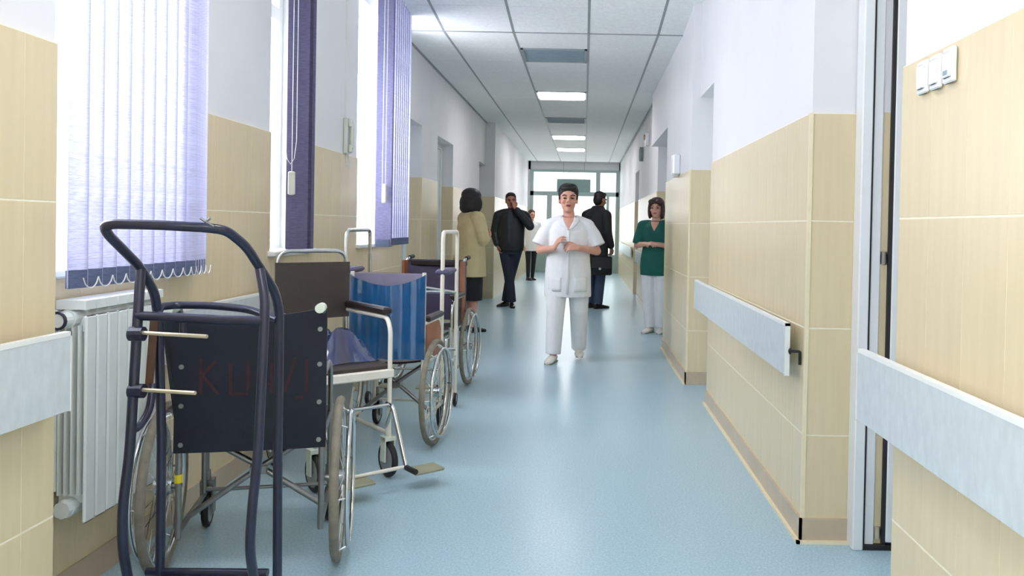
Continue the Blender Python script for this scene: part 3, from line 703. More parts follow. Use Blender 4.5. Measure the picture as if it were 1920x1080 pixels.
# faded hand painted strokes on the back
zz = .78
strokes = [[(-.17, 0), (-.17, -.13)], [(-.165, -.06), (-.12, -.01)], [(-.165, -.06), (-.11, -.13)], [(-.07, -.13), (-.01, -.13)], [(-.07, -.02), (-.07, -.13)], [(-.01, -.01), (-.01, -.12)],
           [(.02, -.06), (.06, -.1)], [(.07, -.02), (.07, -.13)], [(.115, -.13), (.15, -.0)], [(.19, -.01), (.19, -.13)], [(.15, -.15), (.18, -.15)]]
m = MB()
for st in strokes:
    a, b = Vector((st[0][0], -.0805, zz+st[0][1])), Vector((st[1][0], -.0805, zz+st[1][1]))
    d = (b-a).normalized(); n = Vector((-d.z, 0, d.x))*.0055
    yy = lambda p: -.0685-.012*(1-(p.x/.26)**2)-.0012
    m.add([(a+n).xyz*1, (b+n).xyz*1, (b-n).xyz*1, (a-n).xyz*1], [(0, 1, 2, 3)])
    m.v[-4:] = [(v[0], yy(Vector(v)), v[2]) for v in m.v[-4:]]
m.build('painted_lettering', 'red_paint', A_back, label='faded red hand painted strokes')
MB().cyl((-.245, -.05, .33), (-.245, -.05, .36), .014, 12).build('tape_band', 'yellow', A)
Bc, B_back = wheelchair('chrome wheelchair with a glossy blue back turned to the camera', (-1.115, 4.64, 0), R(-4),
    dict(backm='blue_vinyl', seat='black_pad', frame='cream_frame', back=(.5, .985), hw=.27, bow=.03, skirt='orange_panel', handle=False, folds=.014, sag=.05, armrest_z=.76))
MB().rbox((-.205, -.045, .6), (.205, -.035, .99), .004).build('inner_back', 'mauve', Bc)
# folded blue vinyl sheet lying on that seat
def crumple(lo, hi, nx, ny, seed):
    rnd = random.Random(seed); vs = []; fs = []
    for j in range(ny+1):
        for i in range(nx+1):
            u, v = i/nx, j/ny
            e = min(u, 1-u, v, 1-v)*6; e = min(1, e)
            h = (.05+.035*math.exp(-((u-.45)/.35)**2)+.02*math.sin(9*u+4*v)+.014*math.sin(13*v-5*u)+.008*math.sin(21*u+9*v))*e
            vs.append((lo[0]+(hi[0]-lo[0])*u+.008*math.sin(15*v), lo[1]+(hi[1]-lo[1])*v+.01*math.sin(11*u), lo[2]+max(.012*e, h)))
    n = len(vs); vs += [(a, b, lo[2]) for a, b, c in vs]
    for j in range(ny):
        for i in range(nx):
            a = j*(nx+1)+i; fs.append((a, a+1, a+nx+2, a+nx+1)); fs.append((n+a, n+a+nx+1, n+a+nx+2, n+a+1))
    ed = [i for i in range(nx+1)] + [(j+1)*(nx+1)+nx for j in range(ny)] + [ny*(nx+1)+i for i in range(nx-1, -1, -1)] + [j*(nx+1) for j in range(ny-1, 0, -1)]
    for k in range(len(ed)):
        a, b = ed[k], ed[(k+1) % len(ed)]; fs.append((a, n+a, n+b, b))
    return vs, fs
vs, fs = crumple((-.2, -.02, .497), (.2, .33, 0), 20, 18, 3)
for k, v in enumerate(vs): vs[k] = v
sh = tag(MB().add(vs, fs).build('vinyl_sheet', 'dark_blue_vinyl', None, True), 'crumpled dark blue vinyl sheet lying on the seat of the blue wheelchair', 'vinyl sheet')
sh.location = (-1.375, 4.195, .575-.497*1.5+.003); sh.rotation_euler = (0, 0, R(180+41)); sh.scale = (.9, .98, 1.5)
E, E_back = wheelchair('black and purple wheelchair, farthest of the parked ones', (-1.20, 6.42, 0), R(180-4),
    dict(backm='purple_cloth', seat='black_pad', frame='chrome', back=(.5, .97), legs=True, hw=.295, bow=.03, skirt='black_pad'))
MB().box((.225, -.09, .5), (.245, .06, .98)).build('side_panel', 'orange_panel', E)
MB().box((-.245, -.09, .5), (-.225, .06, .98)).build('side_panel', 'orange_panel', E)
MB().rbox((-.25, -.11, .93), (.25, -.06, .985), .012).build('top_roll', 'black_pad', E)

# brown transport chair with four casters, turned half to the right
BY = R(180+41)
_c = Vector((-1.45, 4.28, 0))          # floor point under the middle of its back
t = thing('transport_chair', 'chrome transport chair with brown seat and back, footplates pointing right', 'wheelchair', _c, BY, 'parked wheelchairs')
hx = .19
MB().tube(bend([(-hx, 0, .16), (-hx, 0, 1.12), (hx, 0, 1.12), (hx, 0, .16)], .07), .0115).build('back_frame', 'chrome', t, True)
rings = []
for k in range(9):
    u = -1+2*k/8; rings.append([(u*.2, .016-.012*u*u, .76), (u*.2, .016-.012*u*u, 1.06), (u*.2, .036-.012*u*u, 1.06), (u*.2, .036-.012*u*u, .76)])
MB().skin(rings).build('back', 'brown_cloth', t, True)
MB().rbox((-hx-.005, .02, .525), (hx+.005, .52, .575), .014).build('seat', 'brown_cloth', t)
MB().rbox((-hx-.02, .51, .5), (hx+.02, .54, .545), .006).build('seat_rail', 'cream_frame', t)
for s_ in (-1, 1):
    MB().tube([(s_*hx, 0, .51), (s_*hx, .52, .51)], .0105).tube(bend([(s_*hx, .0, .80), (s_*hx, .49, .80), (s_*hx, .525, .74), (s_*hx, .525, .2)], .05), .0115).tube([(s_*hx, 0, .22), (s_*hx, .52, .22)], .0105).build('side_frame', 'chrome' if s_ > 0 else 'cream_frame', t, True)
    if s_ < 0: MB().rbox((s_*hx-.024, .03, .812), (s_*hx+.024, .50, .85), .01).build('armrest', 'black_pad', t)
    for yy in (0, .52):
        fk = MB().cyl((s_*hx, yy, .2), (s_*hx, yy, .25), .014).box((s_*hx-.03, yy-.025, .08), (s_*hx-.022, yy+.02, .2)).box((s_*hx+.022, yy-.025, .08), (s_*hx+.03, yy+.02, .2)).box((s_*hx-.03, yy-.03, .185), (s_*hx+.03, yy+.025, .205)).build('caster_fork', 'grip', t)
        MB().torus((s_*hx, yy, .09), (1, 0, 0), .074, .016, 28, 8).build('caster_wheel', 'black', fk, True)
        MB().cyl((s_*hx-.014, yy, .09), (s_*hx+.014, yy, .09), .066, 20).build('caster_hub', 'grey_plate', fk)
    lx = s_*(hx-.01)
    lr = MB().tube(bend([(lx, .52, .37), (lx, .58, .37), (lx, .72, .11), (lx, .73, .09)], .04), .0115).tube([(lx, .52, .26), (lx, .58, .36)], .009).build('leg_rest', 'chrome', t, True)
    MB().rbox((lx-.16, .705, .078), (lx, .82, .092), .004).build('footplate', 'khaki_plate', lr)
    MB().cyl((lx, .71, .098), (lx, .82, .098), .013).build('hinge', 'black', lr)
MB().tube([(-hx, .55, .37), (hx, .55, .37)], .0095).build('front_bar', 'chrome', t, True)
MB().tube([(-hx+.01, .72, .1), (hx-.01, .72, .1)], .009).build('foot_bar', 'cream_frame', t, True)
MB().tube([(-hx, .1, .24), (hx, .36, .24)], .0095).build('cross_bar', 'chrome', t, True)
MB().box((-.13, .2, .22), (.09, .21, .47), Euler((R(-18), 0, 0)).to_matrix()).build('calf_board', 'grey_plate', t)

# forearm walker behind the blue wheelchair
t = thing('walking_frame', 'tall chrome walking frame with two upright loop handles', 'walking frame', (-1.19, 5.31, 0))
for s in (-1, 1):
    MB().tube(bend([(s*.305, -.29, .06), (s*.305, -.28, 1.225), (s*.305, .28, 1.225), (s*.305, .29, .06)], .05), .013).build('side_loop', 'cream_frame' if s > 0 else 'chrome', t, True)
    MB().tube([(s*.305, -.28, .35), (s*.305, .28, .35)], .01).build('side_rail', 'chrome', t, True)
    MB().rbox((s*.305-.045, -.3, .955), (s*.305+.045, .0, .99), .012).build('forearm_pad', 'purple_cloth', t)
    for yy in (-.29, .29):
        k = MB().torus((s*.305, yy, .05), (1, 0, 0), .036, .014, 20, 8).build('caster_wheel', 'black', t, True)
        MB().cyl((s*.305-.012, yy, .05), (s*.305+.012, yy, .05), .025, 14).build('caster_hub', 'grey_plate', k)
MB().tube([(-.305, .28, .8), (.305, .28, .8)], .011).build('cross_bar', 'chrome', t, True)
MB().tube([(-.305, .28, .4), (.305, .28, .4)], .011).build('cross_bar', 'chrome', t, True)
MB().tube([(-.305, -.28, .95), (.305, .28, .8)], .008).build('brace', 'chrome', t, True)

# ------------------------------------------------------------------ navy tube cart
t = thing('tube_cart', 'navy blue tubular cart frame with a tall bent handle, front left', 'cart', (0, 0, 0))
xa, xb = P(299, 700, 2.55).x, P(526, 700, 2.55).x
na, nb = P(246, 700, 2.38).x, P(492, 700, 2.38).x
def q(px, py, D): return P(px, py, D)
hl = [q(300, 1076, 2.56), q(303, 830, 2.56), q(297, 600, 2.56), q(290, 548, 2.53), q(262, 500, 2.46), q(203, 440, 2.32)]
hr_ = [q(425, 432, 2.36), q(462, 462, 2.42), q(515, 545, 2.54), q(524, 585, 2.56), q(521, 830, 2.56), q(520, 1090, 2.56)]
pts = bend(hl + [q(194, 424, 2.30), q(212, 420, 2.30), q(300, 422, 2.31), q(390, 427, 2.33)] + hr_, .03, 4)
MB().tube(pts, .0145, 12).build('handle_frame', 'navy_tube', t, True)
MB().tube(bend([q(264, 505, 2.46), q(258, 600, 2.44), q(243, 850, 2.40), q(229, 960, 2.38), q(230, 1030, 2.38), q(240, 1085, 2.42)], .05), .0145, 12).build('side_tube', 'navy_tube', t, True)
MB().tube(bend([q(487, 503, 2.475), q(497, 560, 2.45), q(496, 600, 2.44), q(484, 850, 2.40), q(472, 960, 2.38), q(468, 1030, 2.38), q(476, 1085, 2.42)], .05), .0145, 12).build('side_tube', 'navy_tube', t, True)
MB().tube([q(258, 592, 2.44), q(300, 594, 2.44), q(420, 600, 2.44), q(494, 602, 2.44)], .0145, 12).build('cross_bar', 'navy_tube', t, True)
MB().tube(bend([q(296, 592, 2.54), q(300, 575, 2.57), q(330, 572, 2.63), q(400, 573, 2.64), q(470, 580, 2.62), q(520, 600, 2.55)], .05), .0125, 12).build('hoop', 'navy_tube', t, True)
MB().tube([q(275, 1072, 2.56), q(502, 1074, 2.56)], .013, 12).build('cross_bar', 'navy_tube', t, True)
MB().tube([q(343, 600, 2.46), q(343, 625, 2.46)], .010, 10).build('stud', 'navy_tube', t, True)
MB().tube(bend([q(287, 720, 2.52), q(280, 770, 2.49), q(262, 800, 2.45), q(245, 808, 2.41)], .05), .012, 10).build('brace', 'navy_tube', t, True)
m = MB()
m.skin([[q(px-8, py, 2.52), q(px+8, py, 2.52), q(px+8, py, 2.525), q(px-8, py, 2.525)] for px, py in ((290, 588), (285, 650), (279, 732))])
m.build('strap', 'strap', t)
for (y0, y1, xe) in ((626, 631, 388), (733, 737, 366)):
    MB().tube([q(252, y0-3, 2.42), q(300, y0, 2.4), q(xe, y1, 2.36)], .006, 8).build('hook_rod', 'rod', t, True)
    MB().cyl(q(244, y0, 2.42), q(270, y0, 2.42), .022, 12).build('clamp', 'navy_tube', t)
MB().tube([q(402, 425, 2.33), q(386, 416, 2.33), q(376, 409, 2.33)], .004, 6).tube([q(386, 416, 2.33), q(394, 409, 2.33)], .004, 6).build('wire_tie', 'steel', t)
b0 = q(240, 1085, 2.42); b1_ = q(476, 1085, 2.42)
MB().tube([b0, (b0.x, 2.45, .06), (b0.x, 2.56, .06)], .0145).tube([b1_, (b1_.x, 2.45, .06), (b1_.x, 2.56, .06)], .0145).tube([(b0.x, 2.45, .06), (b1_.x, 2.45, .06)], .0145).build('base_frame', 'navy_tube', t, True)
hb = q(300, 1076, 2.56); hc = q(520, 1090, 2.56)
MB().tube([hb, (hb.x, 2.56, .06)], .0145).tube([hc, (hc.x, 2.56, .06)], .0145).tube([(hb.x, 2.56, .06), (hc.x, 2.56, .06)], .0145).build('base_frame', 'navy_tube', t, True)
for x in (b0.x+.02, b1_.x-.02):
    for yy in (2.44, 2.57): MB().torus((x, yy, .032), (1, 0, 0), .02, .012, 18, 8).build('caster_wheel', 'black', t, True)

# ------------------------------------------------------------------ people
def vec(*a): return Vector(a)
def hand(mb, w, d, n, thumb, curl=25, k=1.0):
    """w wrist, d pointing direction, n palm direction, thumb: +1/-1 side (d x n)"""
    d = Vector(d).normalized(); n = Vector(n); n = (n-d*n.dot(d)).normalized(); s = d.cross(n)*thumb
    w = Vector(w)
    for i, (off, L) in enumerate(((.031, .068), (.0105, .076), (-.0105, .071), (-.031, .055))):
        kn = w + d*(.086-.004*abs(i-1))*k + s*off*k
        mb.limb(w+s*off*.5*k, .016*k, kn, .0115*k, 8)
        p = kn; a = R(curl)*(1+.15*i); rr = .0092*k
        for f, seg in ((.45, 1), (.32, 2), (.23, 3)):
            dd = d*math.cos(a)+n*math.sin(a); q2 = p+dd*L*f*k+s*.0012*(1.5-i)*k
            mb.limb(p, rr, q2, rr*.93, 8); p = q2; rr *= .93; a += R(curl)
    mb.limb(w+s*.004, .021*k, w+d*.06*k, .02*k, 8)
    p0 = w+d*.022*k+s*.022*k; p1 = p0+(d*.55+s*.75+n*.3).normalized()*.042*k; p2 = p1+(d*.85+s*.35+n*.35).normalized()*.034*k; p3 = p2+(d*.95+s*.1+n*.35).normalized()*.026*k
    mb.chain([p0, p1, p2, p3], [.016*k, .0125*k, .011*k, .0095*k], 8)
def head_parts(mb, hc, yaw, tilt, k=1.0):
    "adds the head to mb; returns the head matrix (face looks along local -Y)"
    Mh = Matrix.Translation(hc) @ Euler((R(tilt), 0, R(yaw))).to_matrix().to_4x4() @ Matrix.Scale(k, 4)
    h = MB()
    h.ell((0, .012, .035), .074, .094, .088); h.ell((0, -.012, -.03), .062, .078, .082); h.ell((0, -.03, -.078), .042, .05, .038)
    h.ell((0, -.055, -.088), .026, .028, .022); h.ell((0, -.083, .03), .05, .018, .02)
    h.limb((0, -.09, .022), .010, (0, -.108, -.018), .013, 8); h.ell((-.013, -.096, -.02), .010, .011, .008); h.ell((.013, -.096, -.02), .010, .011, .008)
    h.ell((-.04, -.068, -.022), .022, .02, .02); h.ell((.04, -.068, -.022), .022, .02, .02)
    for s in (-1, 1): h.ell((s*.074, .012, -.008), .010, .02, .033)
    h.xf(Mh); mb.v, mb.f = MB().add(mb.v, mb.f).v + h.v, mb.f + [tuple(i+len(mb.v) for i in f) for f in h.f]
    return Mh
def face(body, Mh):
    for s in (-1, 1):
        e = MB().ell((s*.032, -.0835, .004), .0135, .008, .0065).xf(Mh).build('eye', 'eye', body, True)
        MB().tube([(s*.016, -.0985, .024), (s*.034, -.0965, .031), (s*.052, -.084, .026)], .0042, 6).xf(Mh).build('eyebrow', 'hair', body, True)
    MB().ell((0, -.0885, -.053), .024, .010, .005).ell((0, -.088, -.061), .019, .010, .006).xf(Mh).build('mouth', 'lip', body, True)
def shoe(parent, an, d, m, L=.26, name='shoe', h=.07):
    d = Vector((d[0], d[1], 0)).normalized(); b = Vector((an[0], an[1], 0)) - d*.06
    ang = math.atan2(d.y, d.x); rings = []
    for u, w, z in ((0, .028, .06), (.06, .034, .075), (.25, .036, .085), (.45, .04, .068), (.65, .046, .052), (.85, .043, .042), (.97, .025, .034), (1, .01, .03)):
        rings.append([(u*L, w*math.cos(a)*(1 if math.sin(a) > -.2 else .95), max(0, z*.5+z*.5*math.sin(a))) for a in [2*math.pi*k/14 for k in range(14)]])
    mm = Matrix.Translation(Vector((b.x, b.y, an[2]))) @ Matrix.Rotation(ang, 4, 'Z')
    o = MB().skin(rings).xf(mm).build(name, m, parent, True)
    MB().box((0.005, -.034, -.001), (L*.93, .034, .012)).xf(mm).build('sole', 'black' if m != 'white_shoe' else 'khaki_plate', o)
    return o
def torso_rings(pel, chest, sw=.17, d=.11, waist=.145, hip=.17):
    pel = Vector(pel); chest = Vector(chest); out = []
    for t, rx, ry in ((-.35, hip*.8, d*.9), (-.1, hip, d*1.08), (.2, hip*.95, d*1.02), (.5, waist, d*.92), (.8, sw*.95, d), (1.05, sw, d*.98), (1.25, sw*.8, d*.8), (1.38, .07, .065)):
        p = pel.lerp(chest, t); out.append((p.x, p.y, p.z, rx, ry))
    return out
def person(label, loc, rz, J, k=1.0, skin='skin', voxel=.006, hd=(0, 0), hands=(), name='person', sc=1.0, group='people in the corridor'):
    body_mb = MB()
    body_mb.loft(torso_rings(J['pel'], J['chest'], J.get('sw', .165), J.get('td', .105), J.get('waist', .14), J.get('hip', .165)))
    hc = Vector(J['head']); nb = Vector(J['chest']).lerp(hc, .2)
    body_mb.limb(Vector(J['neck']), .058, hc+Vector((0, .01, -.06)), .05)
    for s in 'ab':
        body_mb.chain([J['sh'+s], J['el'+s], J['wr'+s]], [.05, .04, .028])
        body_mb.limb(Vector(J['sh'+s]), .05, (Vector(J['sh'+s])*.5+Vector(J['neck'])*.5)-Vector((0, 0, .025)), .05)
        body_mb.chain([J['hip'+s], J['kn'+s], J['an'+s]], [.082, .056, .036])
        body_mb.limb(J['an'+s], .036, Vector(J['an'+s])+Vector((0, -.02, -.03)), .03)
    for (w, d, n, th, curl) in hands: hand(body_mb, w, d, n, th, curl, 1.0)
    Mh = head_parts(body_mb, hc, hd[0], hd[1], k)
    t = thing(name, label, 'person', loc, rz, group); t.scale = (sc, sc, sc)
    body = blob('body', body_mb, skin, t, voxel, 2)
    face(t, Mh)
    return t, Mh
def trousers(t, J, m, r=(.1, .075, .06), top=.0, name='trousers', flat=True):
    mb = MB(); p = Vector(J['pel'])
    hp = J.get('hip', .165)
    mb.loft([(p.x, p.y, p.z-.16, hp*.85, J.get('td', .105)*1.0), (p.x, p.y, p.z-.05, hp+.008, J.get('td', .105)+.016), (p.x, p.y, p.z+.06+top, hp-.005, J.get('td', .105)+.005)])
    for s in 'ab':
        h, kn, an = Vector(J['hip'+s]), Vector(J['kn'+s]), Vector(J['an'+s])
        mb.chain([h, kn], [r[0], r[1]]); e = an+Vector((0, 0, -.015))
        dd = (e-kn); mb.tube([kn-dd.normalized()*.02, kn+dd*.5, e], [r[1], (r[1]+r[2])*.5, r[2]], 14)
    return blob(name, mb, m, t, .009, 3)

from mathutils.bvhtree import BVHTree
def drape(obj, rows_, name, m, n=8, off=.003, th=.0):
    "patch of cloth lying on the front of a garment: rows_ of (z, x0, x1)"
    me = obj.data; bv = BVHTree.FromPolygons([v.co for v in me.vertices], [tuple(p.vertices) for p in me.polygons])
    vs = []; fs = []
    rr = []
    for a, b in zip(rows_[:-1], rows_[1:]):
        for k in range(4): rr.append(tuple(a[i]+(b[i]-a[i])*k/4 for i in range(3)))
    rr.append(rows_[-1])
    for z, x0, x1 in rr:
        for k in range(n+1):
            x = x0+(x1-x0)*k/n; h = bv.ray_cast(Vector((x, -1, z)), Vector((0, 1, 0)))[0]
            y = h.y if h is not None else (vs[-1][1]+off if vs else -.1)
            vs.append((x, y-off, z))
    for j in range(len(rr)-1):
        for k in range(n): a = j*(n+1)+k; fs.append((a, a+1, a+n+2, a+n+1))
    o = MB().add(vs, fs).build(name, m, obj, True)
    sd = o.modifiers.new('thickness', 'SOLIDIFY'); sd.thickness = .004; sd.offset = -1
    return o
# --- nurse in white walking towards the camera
nl = P(1062, 672, 7.6); 
J = dict(pel=(0, 0, .90), chest=(0, .0, 1.24), neck=(0, 0, 1.36), head=(-.01, -.025, 1.53), sw=.155, td=.12, waist=.185, hip=.195,
         sha=(-.165, 0, 1.265), shb=(.165, 0, 1.265), ela=(-.27, -.03, 1.045), elb=(.27, -.03, 1.045), wra=(-.13, -.22, 1.07), wrb=(.09, -.24, 1.08),
         hipa=(-.1, 0, .86), hipb=(.1, 0, .86), kna=(-.11, -.08, .47), knb=(.11, .02, .47), ana=(-.125, -.10, .09), anb=(.115, .16, .11))
hands = [(J['wra'], (.45, -.3, .8), (.8, .3, -.3), 1, 22), (J['wrb'], (-.95, -.2, .12), (0, .75, -.6), -1, 34)]
t, Mh = person('nurse in a white tunic and trousers walking towards the camera, hands raised', (nl.x, 7.6, 0), 0, J, 1.13, 'skin', .005, (3, -2), hands)
mb = MB()
mb.loft([(0, 0, .61, .225, .165), (0, 0, .70, .222, .17), (0, 0, .85, .218, .165), (0, 0, 1.0, .205, .155), (0, -.005, 1.14, .205, .165), (0, -.005, 1.23, .205, .155), (0, 0, 1.30, .175, .13), (0, .012, 1.345, .12, .1), (0, .02, 1.37, .085, .075)])
for s in (-1, 1):
    mb.chain([(s*.08, 0, 1.325), (s*.175, 0, 1.275)], [.06, .075])
    mb.tube([(s*.165, 0, 1.285), (s*.225, -.012, 1.19), (s*.268, -.025, 1.09)], [.072, .08, .086], 16)
top = blob('tunic', mb, 'white_cotton', t, .009, 3)
drape(top, [(1.36, -.055, .055), (1.32, -.045, .045), (1.235, -.004, .004)], 'neck_opening', 'skin')
for s_ in (-1, 1):
    drape(top, [(1.38, s_*.05, s_*.085), (1.33, s_*.045, s_*.10), (1.29, s_*.025, s_*.075), (1.245, s_*.003, s_*.012)], 'collar', 'white_cotton', 5, .009)
    drape(top, [(.80, s_*.06, s_*.18), (.665, s_*.06, s_*.18)], 'pocket', 'white_cotton', 6, .004)
drape(top, [(1.24, -.012, .012), (.64, -.012, .012)], 'placket', 'white_cotton', 3, .004)
trousers(t, J, 'white_cotton', (.115, .088, .074))
shoe(t, (-.125, -.10, .0), (-.25, -1), 'white_shoe', .25); shoe(t, (.115, .16, .03), (.05, -1), 'white_shoe', .25)
hb_ = MB(); hb_.ell((0, .022, .066), .088, .098, .078); hb_.ell((0, .055, .015), .080, .068, .09); hb_.ell((-.064, .01, .05), .022, .045, .045); hb_.ell((.064, .01, .05), .022, .045, .045); hb_.ell((0, -.04, .09), .068, .048, .03); hb_.ell((.02, -.01, .1), .055, .06, .035)
hb_.ell((-.074, .0, .02), .010, .018, .03); hb_.ell((.074, .0, .02), .010, .018, .03)
blob('hair', hb_.xf(Mh), 'hair', t, .007, 3)

# --- woman in green
gl = P(1222, 618, 9.7)
J = dict(pel=(0, 0, .9), chest=(0, 0, 1.22), neck=(0, 0, 1.36), head=(0, -.01, 1.51), sha=(-.15, 0, 1.27), shb=(.15, 0, 1.27), sw=.14, ela=(-.23, .0, 1.06), elb=(.22, -.04, 1.05), wra=(-.09, -.2, 1.08), wrb=(.06, -.22, 1.08),
         hipa=(-.085, 0, .86), hipb=(.085, 0, .86), kna=(-.075, -.02, .47), knb=(.08, -.01, .47), ana=(-.05, .0, .08), anb=(.07, .03, .08))
hands = [(J['wra'], (.9, -.3, .1), (.2, .3, -.9), 1, 22), (J['wrb'], (-.9, -.2, .15), (0, .4, -.9), -1, 28)]
t, Mh = person('woman in a green top and white trousers at the right wall, half hidden', (.875, 9.72, 0), R(-16), J, 1.04, 'skin', .007, (0, 0), hands, sc=1.0)
mb = MB(); mb.loft([(0, 0, .70, .185, .13), (0, 0, .8, .19, .135), (0, 0, .9, .185, .13), (0, 0, 1.05, .16, .12), (0, -.005, 1.18, .175, .13), (0, 0, 1.29, .165, .115), (0, 0, 1.36, .09, .075)])
for s in (-1, 1): mb.chain([(s*.09, 0, 1.31), (s*.165, 0, 1.295)], [.065, .072]); mb.tube([(s*.16, 0, 1.31), (s*.205, 0, 1.16), (s*.225, -.01, 1.075)], [.068, .07, .068], 14)
top = blob('top', mb, 'green_cotton', t, .009, 3)
drape(top, [(1.35, -.05, .05), (1.32, -.045, .045), (1.24, -.004, .004)], 'neck_opening', 'skin')
trousers(t, J, 'white_cotton', (.1, .078, .066))
shoe(t, (-.05, 0, 0), (-.3, -1), 'white_shoe', .24); shoe(t, (.07, .03, 0), (.1, -1), 'white_shoe', .24)
hb_ = MB(); hb_.ell((0, .02, .06), .092, .102, .078); hb_.ell((0, .06, -.03), .085, .065, .12)
for s in (-1, 1): hb_.ell((s*.076, .0, -.02), .026, .055, .105); hb_.ell((s*.045, -.065, .075), .042, .032, .036)
blob('hair', hb_.xf(Mh), 'brown_hair', t, .007, 3)

# --- woman in beige seen from behind, arms folded, turned to the right
J = dict(pel=(0, 0, .93), chest=(0, 0, 1.26), neck=(0, 0, 1.41), head=(0, -.01, 1.56), sha=(-.18, 0, 1.36), shb=(.18, 0, 1.36), ela=(-.22, -.05, 1.10), elb=(.22, -.05, 1.10), wra=(.06, -.22, 1.12), wrb=(-.05, -.2, 1.16),
         hipa=(-.085, 0, .88), hipb=(.085, 0, .88), kna=(-.085, -.01, .48), knb=(.085, -.01, .48), ana=(-.085, 0, .08), anb=(.085, .02, .08))
hands = [(J['wra'], (1, .1, .1), (0, 1, 0), 1, 20), (J['wrb'], (-1, .1, .0), (0, 1, 0), -1, 20)]
bl_ = P(880, 600, 9.5)
t, Mh = person('woman with black bobbed hair in a beige coat, arms folded, seen from behind', (bl_.x, 9.5, 0), R(125), J, 1.04, 'skin', .007, (0, 4), hands, sc=1.0)
mb = MB(); mb.loft([(0, 0.01, .66, .235, .19), (0, 0.01, .8, .23, .18), (0, 0, .95, .22, .165), (0, 0, 1.1, .205, .155), (0, 0, 1.25, .21, .15), (0, 0, 1.35, .18, .125), (0, .01, 1.42, .085, .08), (0, .01, 1.45, .078, .075)])
for s, w in ((-1, J['wra']), (1, J['wrb'])):
    mb.chain([(s*.1, 0, 1.36), (s*.18, 0, 1.345), (s*.235, -.05, 1.10), tuple(Vector(w)+Vector((-s*-.03, 0, 0)))], [.075, .085, .075, .06])
blob('coat', mb, 'beige_wool', t, .01, 3)
mb = MB(); mb.loft([(0, 0.01, .38, .19, .15), (0, 0, .6, .19, .14), (0, 0, .85, .18, .13)]); blob('skirt', mb, 'black_cloth', t, .01, 2)
for a in ('ana', 'anb'): shoe(t, (J[a][0], J[a][1], 0), (0, -1), 'leather', .24)
hb_ = MB(); hb_.ell((0, .015, .055), .106, .12, .09); hb_.ell((0, .05, -.03), .11, .095, .12); hb_.ell((0, .06, -.09), .1, .08, .07)
for s in (-1, 1): hb_.ell((s*.085, -.005, -.045), .034, .085, .11)
blob('hair', hb_.xf(Mh), 'hair', t, .008, 2)

# --- man in the dark jacket, ankles crossed, hand at his face
J = dict(pel=(0, 0, .98), chest=(.01, .02, 1.36), neck=(.0, .02, 1.51), head=(-.01, .0, 1.665), sw=.19, td=.12, waist=.165, hip=.175, sha=(-.21, .02, 1.45), shb=(.22, .02, 1.45), ela=(-.265, .04, 1.16), elb=(.31, -.10, 1.28), wra=(-.2, -.06, .96), wrb=(.085, -.17, 1.56),
         hipa=(-.095, 0, .93), hipb=(.095, 0, .93), kna=(-.01, -.07, .5), knb=(.0, .05, .5), ana=(.045, -.07, .09), anb=(-.075, .08, .09))
hands = [(J['wra'], (.3, -.2, -1), (1, .1, 0), 1, 20), (J['wrb'], (-.25, .25, 1), (-.6, .7, .1), -1, 30)]
ml = P(946, 568, 12.5)
t, Mh = person('man in a dark leather jacket standing with crossed ankles, hand at his face', (ml.x+.08, 12.5, 0), R(-4), J, 1.05, 'skin_shaded', .008, (14, 0), hands, sc=.99)
mb = MB(); mb.loft([(0, 0, .88, .2, .145), (0, 0, .96, .215, .155), (0, 0, 1.1, .215, .15), (.005, .01, 1.25, .215, .15), (.01, .02, 1.4, .21, .145), (.005, .02, 1.48, .17, .11), (0, .02, 1.55, .085, .08)])
mb.chain([(-.1, .02, 1.47), (-.205, .02, 1.43), (-.27, .04, 1.16), (-.21, -.05, .99)], [.08, .085, .07, .055]); mb.chain([(.1, .02, 1.47), (.22, .02, 1.43), (.315, -.10, 1.275), (.12, -.165, 1.52)], [.08, .085, .07, .052])
j = blob('jacket', mb, 'dark_teal_cloth', t, .01, 3)
drape(j, [(1.53, -.03, .03), (1.4, -.035, .035), (1.2, -.02, .02), (.97, -.015, .015)], 'shirt_front', 'shirt')
trousers(t, J, 'navy_trousers', (.105, .08, .07))
shoe(t, (.045, -.07, 0), (.25, -1), 'leather', .28); shoe(t, (-.075, .08, 0), (-.5, -1), 'leather', .28)
hb_ = MB(); hb_.ell((0, .024, .062), .083, .094, .074); hb_.ell((0, .055, .01), .077, .066, .08); hb_.ell((0, -.03, .098), .062, .05, .03); hb_.ell((-.07, .01, .02), .012, .03, .04); hb_.ell((.07, .01, .02), .012, .03, .04)
blob('hair', hb_.xf(Mh), 'hair', t, .008, 2)

# --- man in the black coat with a briefcase, turned away to the right
J = dict(pel=(0, 0, .98), chest=(0, -.02, 1.36), neck=(0, -.04, 1.5), head=(0, -.08, 1.655), sw=.19, td=.12, waist=.165, hip=.175, sha=(-.21, 0, 1.44), shb=(.21, 0, 1.44), ela=(-.26, .03, 1.16), elb=(.25, -.1, 1.16), wra=(-.25, -.08, .93), wrb=(.12, -.28, 1.12),
         hipa=(-.095, 0, .93), hipb=(.095, 0, .93), kna=(-.09, -.02, .5), knb=(.09, .0, .5), ana=(-.09, .03, .09), anb=(.09, .0, .09))
hands = [(J['wra'], (.05, -.1, -1), (1, 0, 0), 1, 38), (J['wrb'], (-.6, -.7, .1), (-.2, .4, -.8), -1, 25)]
kl = P(1115, 570, 12.5)
t, Mh = person('man in a long black coat turned away, carrying a black briefcase', (kl.x, 12.5, 0), R(136), J, 1.05, 'skin_shaded', .008, (0, 12), hands, sc=1.02)
